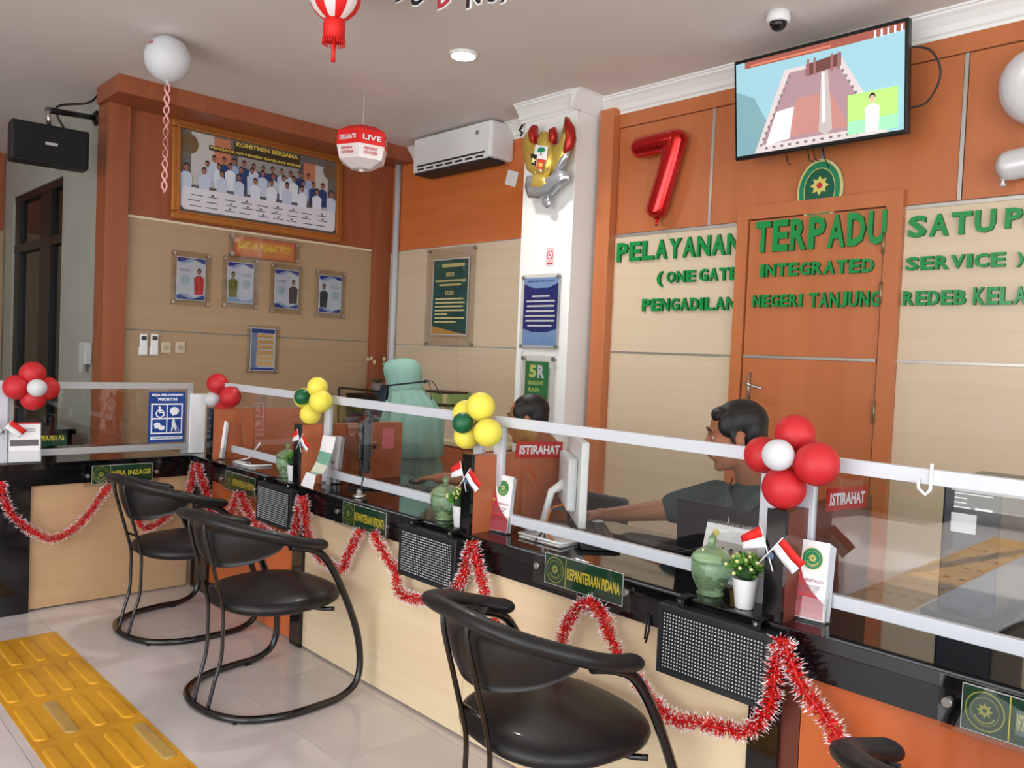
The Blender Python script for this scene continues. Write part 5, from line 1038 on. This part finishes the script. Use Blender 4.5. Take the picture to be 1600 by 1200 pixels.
for k, (z, m, l) in enumerate(((.7505, 'pale_ream', 'white paper box under the green file boxes'), (.905, 'file_green', 'lower green file box on the stack by the wall'), (1.0, 'file_green', 'upper green file box on the stack by the wall'))):
    o = thing('file_box', l, 'box', (-4.85, 3.84, z), -.05+.06*k, 'boxes stacked on the side cabinet'); hh = .150 if k == 0 else .092
    MB().box((-.15, 0, 0), (.16, .24, hh), bev=.004).build('box_body', mat(m, (196, 184, 166) if k == 0 else (128, 150, 92), .6), o); MB().box((-.152, -.002, hh-.012), (.162, .2, hh+.002)).build('box_rim', mat('rim_dark', (60, 40, 34), .5) if k else PAPER, o)
    if k: MB().box((-.10, -.004, .01), (-.02, -.001, hh-.015)).box((.10, -.004, .01), (.15, -.001, hh-.015)).build('box_label', mat('label_tan', (200, 186, 140), .6), o)
def office_chair(x, y, rz, label, m):
    o = thing('office_chair', label, 'chair', (x, y, 0), rz, 'staff chairs behind the counter')
    MB().box((-.23, -.22, .40), (.23, .22, .46), bev=.025).build('seat', m, o); MB().box((-.20, .18, .44), (.20, .22, .70), bev=.018).build('backrest', m, o)
    MB().tube([(0, .16, .41), (0, .235, .45), (0, .235, .6)], .018, 8).build('back_bar', BLKP, o); MB().tube([(0, 0, .06), (0, 0, .40)], .025, 12).build('gas_column', CHROME, o)
    for k in range(5): a = 2*PI*k/5; MB().tube([(0, 0, .08), (.26*math.cos(a), .26*math.sin(a), .055)], [.02, .014], 8).ell((.26*math.cos(a), .26*math.sin(a), .026), (.026, .026, .026), 10).build('base_arm', BLKP, o)
    return o
GC = mat('office_fabric', (60, 62, 66), .8)
# =================================================================== PEOPLE
def remesh(name, prims, m, par, vox=.007, it=5, cut=None):
    """fuse capsules ('c', a, b, ra, rb) and ellipsoids ('e', centre, radii, matrix) into one continuous surface"""
    b = MB()
    for p in prims:
        if p[0] == 'c':
            a, c, ra, rb = Vector(p[1]), Vector(p[2]), p[3], p[4]; P_, Q = [], []
            t = (c-a).normalized()
            for i in range(5): q = PI/2*(1-i/5); P_.append(a-t*ra*math.sin(q)); Q.append(max(.002, ra*math.cos(q)))
            P_ += [a, c]; Q += [ra, rb]
            for i in range(1, 6): q = PI/2*i/5; P_.append(c+t*rb*math.sin(q)); Q.append(max(.002, rb*math.cos(q)))
            b.tube(P_, Q, 14, flat=p[5] if len(p) > 5 else None)
        else: b.ell((0, 0, 0), p[2], 20, M=Matrix.Translation(Vector(p[1])) @ (p[3] if len(p) > 3 else Matrix()))
    o = b.build(name, m, None); r = o.modifiers.new('r', 'REMESH'); r.mode = 'VOXEL'; r.voxel_size = vox; sm = o.modifiers.new('s', 'SMOOTH'); sm.iterations = it; sm.factor = .5
    bpy.context.view_layer.update(); me = bpy.data.meshes.new_from_object(o.evaluated_get(bpy.context.evaluated_depsgraph_get()))
    old = o.data; bpy.data.objects.remove(o); bpy.data.meshes.remove(old)
    me.polygons.foreach_set('use_smooth', [True]*len(me.polygons)); me.name = name
    o = bpy.data.objects.new(name, me); col.objects.link(o); o.parent = par; return o
def frame_of(F, up=Vector((0, 0, 1))):
    F = Vector(F).normalized(); S = up.cross(F).normalized(); U = F.cross(S); return Matrix(((F.x, S.x, U.x, 0), (F.y, S.y, U.y, 0), (F.z, S.z, U.z, 0), (0, 0, 0, 1)))
def head_prims(H, F, k=1.0, neck=None):
    M = Matrix.Translation(H) @ frame_of(F) @ Matrix.Scale(k, 4); g = lambda x, y, z: tuple(M @ Vector((x, y, z))); R3 = (frame_of(F)).to_4x4()
    e = lambda c, r: ('e', g(*c), tuple(q*k for q in r), R3); c = lambda a, b, ra, rb: ('c', g(*a), g(*b), ra*k, rb*k)
    L = [e((-.012, 0, .040), (.094, .074, .078)), e((.028, 0, -.012), (.060, .060, .080)), e((.034, 0, -.062), (.048, .047, .045)), e((.062, 0, -.090), (.022, .026, .018)),
         c((.086, 0, .018), (.100, 0, -.018), .008, .011), e((.094, 0, -.024), (.015, .017, .010)), e((.082, .0, .034), (.010, .044, .008)),
         e((.086, 0, -.046), (.012, .024, .007)), e((.084, 0, -.058), (.012, .021, .007)), e((.058, .034, -.012), (.026, .022, .024)), e((.058, -.034, -.012), (.026, .022, .024)),
         e((-.006, .076, -.006), (.017, .008, .030)), e((-.006, -.076, -.006), (.017, .008, .030)), e((-.012, .073, .008), (.012, .012, .012)), e((-.012, -.073, .008), (.012, .012, .012))]
    if neck is not None: L.append(('c', g(-.022, 0, -.055), neck, .054*k, .058))
    return L, M
def hand_prims(W, D, N, k=1.0, curl=.5, side=1):
    """hand at wrist W pointing along D with the back of the hand facing N"""
    D = Vector(D).normalized(); N = Vector(N); N = (N-D*N.dot(D)).normalized(); S = D.cross(N)*side; W = Vector(W); L = []
    pal = W+D*.055*k; L.append(('c', tuple(W), tuple(W+D*.03*k), .024*k, .026*k))
    for i, off in enumerate((-.028, -.010, .009, .027)): L.append(('c', tuple(W+D*.02*k+S*off*.6*k), tuple(W+D*.088*k+S*off*k), .015*k, .0115*k))
    ln = (.066, .076, .070, .054)
    for i, off in enumerate((-.030, -.010, .010, .030)):
        p = W+D*.088*k+S*off*k; d = D.copy(); a = 0; r = .0088*k
        for j, fr in enumerate((.45, .32, .23)):
            a += curl*(.35 if j == 0 else .55); d2 = D*math.cos(a)-N*math.sin(a)+S*off*1.6*(1 if j == 0 else .5); q = p+d2.normalized()*ln[i]*fr*k; L.append(('c', tuple(p), tuple(q), r, r*.9)); p = q; r *= .9
    p = W+D*.025*k-S*.024*k; q = p+(D*.6-S*.75-N*.25).normalized()*.045*k; L.append(('c', tuple(p), tuple(q), .014*k, .0105*k)); L.append(('c', tuple(q), tuple(q+(D*.9-S*.25-N*.3).normalized()*.032*k), .0105*k, .0085*k))
    return L
def man(nm_label, H, F, hips, sh, B, arms, shirt_m, k=1.0, fringe=True):
    """H head centre, F face direction, sh shoulder centre, B body facing, arms = ((elbow, wrist, hand dir, side), ...)"""
    H = Vector(H); sh = Vector(sh); hips = Vector(hips); B = Vector(B).normalized(); S = Vector((0, 0, 1)).cross(B).normalized()  # S = the person's left
    root = thing('person', nm_label, 'person', (hips.x, hips.y, 0)); inv = Vector((hips.x, hips.y, 0))
    prims, M = head_prims(H, F, k, neck=tuple(sh+Vector((0, 0, .03))))
    torso = []; chest = sh-Vector((0, 0, .17)); belly = hips.lerp(sh, .45)
    RB = frame_of(B)
    torso += [('e', tuple(chest+B*.01), (.105, .165, .17), RB), ('e', tuple(belly), (.105, .15, .20), RB), ('e', tuple(hips), (.12, .17, .13), RB), ('e', tuple(sh-Vector((0, 0, .055))), (.075, .165, .06), RB)]
    legs = []
    for sd in (-1, 1):
        a = hips+S*sd*.09+Vector((0, 0, -.02)); kn = a+B*.40+Vector((0, 0, .0))+S*sd*.02; kn.z = .50; an = kn+B*.04; an.z = .09; legs += [('c', tuple(a), tuple(kn), .085, .058), ('c', tuple(kn), tuple(an), .056, .038), ('c', tuple(an-Vector((0, 0, .05))), tuple(an+B*.14-Vector((0, 0, .055))), .032, .030)]
    armsk = []; sleeves = []; hands = []
    for (el, wr, hd, sd, short) in arms:
        s0 = sh+S*sd*.165-Vector((0, 0, .055)); el = Vector(el); wr = Vector(wr)
        armsk += [('c', tuple(s0), tuple(el), .050, .040), ('c', tuple(el), tuple(wr), .040, .026)]; hands += hand_prims(wr, hd, (0, 0, 1), k=.98, curl=.55, side=-sd)
        cut = s0.lerp(el, .78 if short else 1.0); sleeves.append(('c', tuple(s0+(-el+s0)*.02), tuple(cut), .068, .060 if short else .052))
        if not short: sleeves.append(('c', tuple(el), tuple(el.lerp(wr, .85)), .052, .040))
    body = remesh('body', [tuple([p[0]]+[tuple(Vector(q)-inv) if i < (2 if p[0] == 'c' else 1) else q for i, q in enumerate(p[1:])]) for p in prims+torso+armsk+hands], SKIN, root, .0055, 3)
    off = lambda L, g: [(p[0], tuple(Vector(p[1])-inv), tuple(Vector(p[2])-inv), p[3]+g, p[4]+g) if p[0] == 'c' else (p[0], tuple(Vector(p[1])-inv), tuple(q+g for q in p[2]), p[3]) for p in L]
    remesh('shirt', off(torso, .014)+off(sleeves, 0)+off([('c', tuple(sh+Vector((0, 0, -.03))), tuple(sh+Vector((0, 0, .022))), .078, .062)], 0), shirt_m, root, .009, 3)
    remesh('trousers', off(legs, .012), mat('trousers_dark', (26, 28, 34), .8), root, .012, 3)
    g = lambda x, y, z: tuple((M @ Vector((x, y, z)))-inv); R3 = frame_of(F)
    e = lambda c, r: ('e', g(*c), tuple(q*k for q in r), R3)
    # hair: cap over skull, back and sides, open at the face
    hair = [e((-.022, 0, .052), (.092, .079, .078)), e((-.046, 0, .020), (.062, .075, .072)), e((-.060, 0, -.02), (.036, .060, .045)), e((.038, .0, .086), (.036, .054, .026)), e((.056, .004, .078), (.017, .044, .020)), e((.018, .060, .048), (.042, .018, .042)), e((.018, -.060, .048), (.042, .018, .042)), e((.012, .071, .012), (.012, .007, .030)), e((.012, -.071, .012), (.012, .007, .030))]
    if not fringe: hair = hair[:3]+hair[5:]
    remesh('hair', hair, HAIR, root, .005, 5)
    for sd in (-1, 1):
        MB().ell((0, 0, 0), (.0080*k, .0110*k, .0052*k), 14, M=Matrix.Translation(Vector(g(.0755, sd*.027, .010))) @ R3).build('eye', mat('eye_white', (190, 178, 168), .4), root)
        MB().ell((0, 0, 0), (.0022*k, .0050*k, .0045*k), 10, M=Matrix.Translation(Vector(g(.0828, sd*.027, .010))) @ R3).build('iris', mat('iris_dark', (28, 18, 14), .2), root)
        b = MB(); b.tube([g(.084, sd*.016, .036), g(.089, sd*.030, .041), g(.080, sd*.047, .035)], [.003*k, .0042*k, .002*k], 8); b.build('eyebrow', HAIR, root)
    MB().tube([g(.0955, .02, -.052), g(.099, .0, -.0515), g(.0955, -.02, -.052)], [.001, .0028, .001], 8).build('lip_line', mat('lip_brown', (120, 66, 54), .5), root)
    return root, inv, M
SHG = grain('dark_green_cloth', (44, 62, 62), (38, 54, 54), .85, (60, 60, 60), bump=.1)
SHN = grain('black_navy_cloth', (26, 28, 36), (20, 22, 30), .85, (60, 60, 60), bump=.1)
Hm = P(1150, 684, 1, 2.52)
F2 = Vector((-.80, -.58, -.16))
off2 = Vector((0, 0, 0))
hx = Hm.x+.035; hz = Hm.z
sh2c = Vector((hx+.0, 2.60, hz-.185))
root2, inv2, M2 = man('man with black hair in dark green polo shirt reaching for a white mouse', Hm, F2, (hx+.02, 2.78, .55), sh2c, (-.12, -.99, 0),
    [((-1.76, 2.50, .835), (-1.95, 2.40, .795), (-.62, -.16, -.05), -1, True), ((hx+.23, 2.52, .80), (hx+.06, 2.44, .79), (-.8, -.5, -.05), 1, True)], SHG, 1.03)
office_chair(hx+.02, 2.84, .05, 'office chair under the man in the green polo shirt', GC)
# collar and placket of the polo shirt
c0 = sh2c-inv2
for sd in (-1, 1):
    v = [Vector((sd*.020, -.100, -.045)), Vector((sd*.055, -.085, .005)), Vector((sd*.075, -.02, .040)), Vector((sd*.078, -.03, .012)), Vector((sd*.078, -.10, -.030)), Vector((sd*.038, -.125, -.070))]
    q = MB().add([c0+p for p in v], [tuple(range(6)) if sd < 0 else tuple(range(5, -1, -1))]).build('collar', mat('collar_green', (58, 78, 80), .8), root2); md = q.modifiers.new('s', 'SOLIDIFY'); md.thickness = .005
MB().box((-.014, -.1385, -.20), (.014, -.130, -.05), M=Matrix.Translation(c0), bev=.003).build('placket', mat('collar_green'), root2)
for z in (-.09, -.14): MB().ell(tuple(c0+Vector((0, -.14, z))), (.005, .003, .005), 8).build('button', mat('button_grey', (120, 130, 130), .4), root2)
H1 = P(824, 657, 1, 2.72); F1 = Vector((-.78, -.60, -.12))
sh1 = Vector((H1.x+.04, 2.84, H1.z-.17))
man('seated man with short black hair and dark uniform behind the break strip', H1, F1, (H1.x+.05, 2.98, .55), sh1, (-.1, -.99, 0),
    [((H1.x-.19, 2.62, .82), (H1.x-.02, 2.47, .785), (.75, -.4, -.05), -1, False), ((-2.66, 2.50, .82), (-2.93, 2.39, .80), (-.9, -.2, -.08), 1, True)], SHN, .98, fringe=False)
office_chair(H1.x+.05, 3.0, .05, 'office chair under the man in the dark uniform', GC)
# woman in a long green headscarf, seen from behind at an angle
HW = P(627, 592, 1, 3.02); FW = Vector((-.80, -.60, -.10)); k_ = 1.0
wr_ = thing('person', 'woman in long pale green headscarf with dark tied veil and green robe', 'person', (HW.x+.05, HW.y+.05, 0)); inv = Vector((HW.x+.05, HW.y+.05, 0))
pr, MW = head_prims(HW, FW, .98, neck=tuple(HW+Vector((.04, .04, -.20))))
sc_ = HW+Vector((.06, .05, -.26)); RBW = frame_of((-.8, -.6, 0)); hipw = Vector((HW.x+.16, HW.y+.13, .52))
tors = [('e', tuple(sc_+Vector((0, 0, -.10))), (.10, .155, .16), RBW), ('e', tuple(sc_.lerp(hipw, .6)), (.11, .14, .2), RBW), ('e', tuple(hipw), (.15, .17, .12), RBW), ('e', tuple(sc_), (.07, .155, .05), RBW)]
FWd = Vector((-.8, -.6, 0)); SW = Vector((0, 0, 1)).cross(FWd)
for sd in (-1, 1):
    kn = hipw+FWd*.36+SW*sd*.10; kn.z = .50; an = kn+FWd*.02; an.z = .09
    tors += [('c', tuple(hipw+SW*sd*.08), tuple(kn), .08, .056), ('c', tuple(kn), tuple(an), .055, .036), ('c', tuple(an-Vector((0, 0, .05))), tuple(an+FWd*.13-Vector((0, 0, .055))), .03, .028)]
    el = sc_+SW*sd*.19+Vector((0, 0, -.26))+FWd*.03; wr2 = el+FWd*.22+Vector((0, 0, .03)); tors += [('c', tuple(sc_+SW*sd*.15), tuple(el), .045, .038), ('c', tuple(el), tuple(wr2), .036, .025)]; pr += hand_prims(wr2, FWd, (0, 0, 1), .9, .5, -sd)
remesh('body', [tuple([p[0]]+[tuple(Vector(q)-inv) if i < (2 if p[0] == 'c' else 1) else q for i, q in enumerate(p[1:])]) for p in pr+tors], mat('light_brown_skin', (186, 132, 100), .5), wr_, .008, 3)
for sd in (-1, 1): MB().ell((0, 0, 0), (.012, .012, .010), 12, M=Matrix.Translation((MW @ Vector((.0785, sd*.031, .014)))-inv)).build('eye', mat('eye_white'), wr_); MB().ell((0, 0, 0), (.006,)*3, 8, M=Matrix.Translation((MW @ Vector((.0875, sd*.031, .012)))-inv)).build('iris', mat('iris_dark'), wr_)
SCF = grain('sage_green_scarf', (138, 178, 164), (124, 164, 150), .75, (4, 4, 1), bump=.1); ROB = grain('grey_green_robe', (104, 132, 120), (92, 118, 106), .8, (4, 4, 1)); VEIL = mat('dark_veil', (26, 44, 54), .8)
def drape(levels, name, m, face=None, pleat=.0, nseg=72, vis=None):
    """loft of rings: (z, forward shift, radius along face, radius across, pleat depth)"""
    vs = []; fs = []; vis = vis or (lambda a, i: True)
    for (z, sh_, rf, rs, pl_) in levels:
        for j in range(nseg):
            a = 2*PI*j/nseg; w_ = 1+1.3*pl_*(math.sin(11*a+1.3)+.6*math.sin(23*a+.4))
            p = FWd*(sh_+rf*math.cos(a)*w_)+SW*(rs*math.sin(a)*w_); vs.append(HW-inv+Vector((p.x, p.y, z)))
    for i in range(len(levels)-1):
        for j in range(nseg):
            a = 2*PI*(j+.5)/nseg
            if vis(a, i): fs.append((i*nseg+j, (i+1)*nseg+j, (i+1)*nseg+(j+1) % nseg, i*nseg+(j+1) % nseg))
    q = MB().add(vs, fs, 0, True).build(name, m, wr_); md = q.modifiers.new('s', 'SOLIDIFY'); md.thickness = .004; return q
fr_ = lambda a, i: not (math.cos(a) > .72 and 3 <= i <= 8)
drape([(.132, -.02, .004, .004, 0), (.127, -.02, .045, .04, 0), (.112, -.008, .088, .07, 0), (.088, .006, .122, .088, 0), (.055, .006, .132, .096, .004), (.02, .0, .128, .100, .008), (-.02, -.010, .120, .102, .012), (-.05, -.018, .118, .104, .014), (-.085, -.035, .130, .120, .025), (-.13, -.055, .155, .150, .035), (-.19, -.078, .175, .185, .04), (-.26, -.080, .190, .210, .035), (-.36, -.075, .200, .225, .03), (-.47, -.075, .205, .23, .03)], 'headscarf', SCF, vis=fr_)
drape([(-.20, -.04, .14, .165, .0), (-.40, -.07, .17, .19, .02), (-.55, -.04, .24, .215, .03), (-.70, .06, .36, .235, .03), (-.76, .10, .36, .24, .04), (-.95, .12, .33, .24, .05), (-HW.z+.03, .13, .33, .25, .05)], 'robe', ROB)
# dark veil hanging from the tied strap in front of the face
vs = []; fs = []
for i in range(9):
    t = i/8
    for j in range(9):
        a = -1.15+2.3*j/8; p = FWd*(.0+(.126+.05*t)*math.cos(a*(1-.1*t)))+SW*((.098+.05*t)*math.sin(a)); vs.append(HW-inv+Vector((p.x, p.y, -.045-.22*t)))
for i in range(8):
    for j in range(8): fs.append((i*9+j, (i+1)*9+j, (i+1)*9+j+1, i*9+j+1))
q = MB().add(vs, fs, 0, True).build('veil', VEIL, wr_); md = q.modifiers.new('s', 'SOLIDIFY'); md.thickness = .003
pts = []
for j in range(25):
    a = -PI+2*PI*j/24; p = FWd*(-.020+.128*math.cos(a))+SW*(.113*math.sin(a)); pts.append(HW-inv+Vector((p.x, p.y, -.050+.040*(1-math.cos(a))/2+.0)))
MB().tube(pts, .005, 8).build('strap', VEIL, wr_)
kn = HW-inv+FWd*(-.155)+Vector((0, 0, -.010)); MB().ell(tuple(kn), (.014, .014, .012), 10).build('strap_knot', VEIL, wr_)
for k2, (dx, dz) in enumerate(((-.10, -.08), (-.05, -.15))): MB().tube(smooth([kn, kn+FWd*dx*.5+Vector((0, 0, .0)), kn+FWd*dx+Vector((0, 0, dz))], 4), .003, 6).build('strap_tail', VEIL, wr_)
office_chair(hipw.x+.02, hipw.y+.02, math.atan2(.8, -.6)+PI/2-PI/2-.64, 'office chair under the woman in the green headscarf', GC)
# =================================================================== FAR LEFT
o = thing('priority_desk', 'dark desk far left behind the glass of the left desk', 'desk', (-6.5, 1.0, 0))
MB().box((-.4, -.9, .71), (.38, .72, .75), bev=.003).build('countertop', BTOP, o); MB().box((-.38, -.88, 0), (.33, .70, .71)).build('desk_body', mat('desk_grey', (90, 92, 86), .5), o)
MB().box((.331, -.88, .60), (.352, .70, .709)).build('fascia', BEDGE, o)
a = P(20, 612, 0, -6.10); e = P(109, 628, 0, -6.10)
o = thing('name_plate', 'green plate reading MEJA PRIORITAS on the far left desk', 'desk sign', (-6.14, a.y, .69), RL)
s = Sheet(); ww = e.y-a.y; s.rect(0, -.055, ww, .055, GREEN); s.text('MEJA PRIORITAS', .09, -.03, ww-.02, .03, YEL); s.seal(.045, 0, .032, .036, GREEN, mat('plate_seal_yellow')); s.build('name_print', o, (0, -.008, 0)); MB().box((0, -.008, -.056), (ww, 0, .056)).build('plate_board', PAPER, o)
c = P(106, 309, 1, 3.0); o = thing('ceiling_light', 'added glowing panel standing in for a lamp reflection in the dark window', 'ceiling light', (c.x, 3.0, c.z)); MB().box((-.35, -.12, 0), (.35, .12, .03), bev=.004).build('reflection_panel', mat('lamp_reflection_glow', (215, 245, 245), .5, emit=3), o); MB().box((-.36, -.13, .03), (.36, .13, .05)).build('reflection_housing', WHITE, o); MB().tube([(0, 0, .05), (0, 0, ZC-c.z)], .01, 6).build('reflection_rod', WHITE, o)  # added behind the pane to imitate a ceiling lamp mirrored in the glass
c = P(1008, 965, 1, 1.865); q = tag(MB().tube([(0, 0, .01), (.006, 0, -.02), (.002, 0, -.06)], .003, 6).tube([(.012, 0, .01), (.016, 0, -.03), (.006, 0, -.07)], .003, 6).build('hanging_cords', BLKP, loc=c), 'two thin cords hanging left of the nearest LED box', 'cord', kind='stuff')
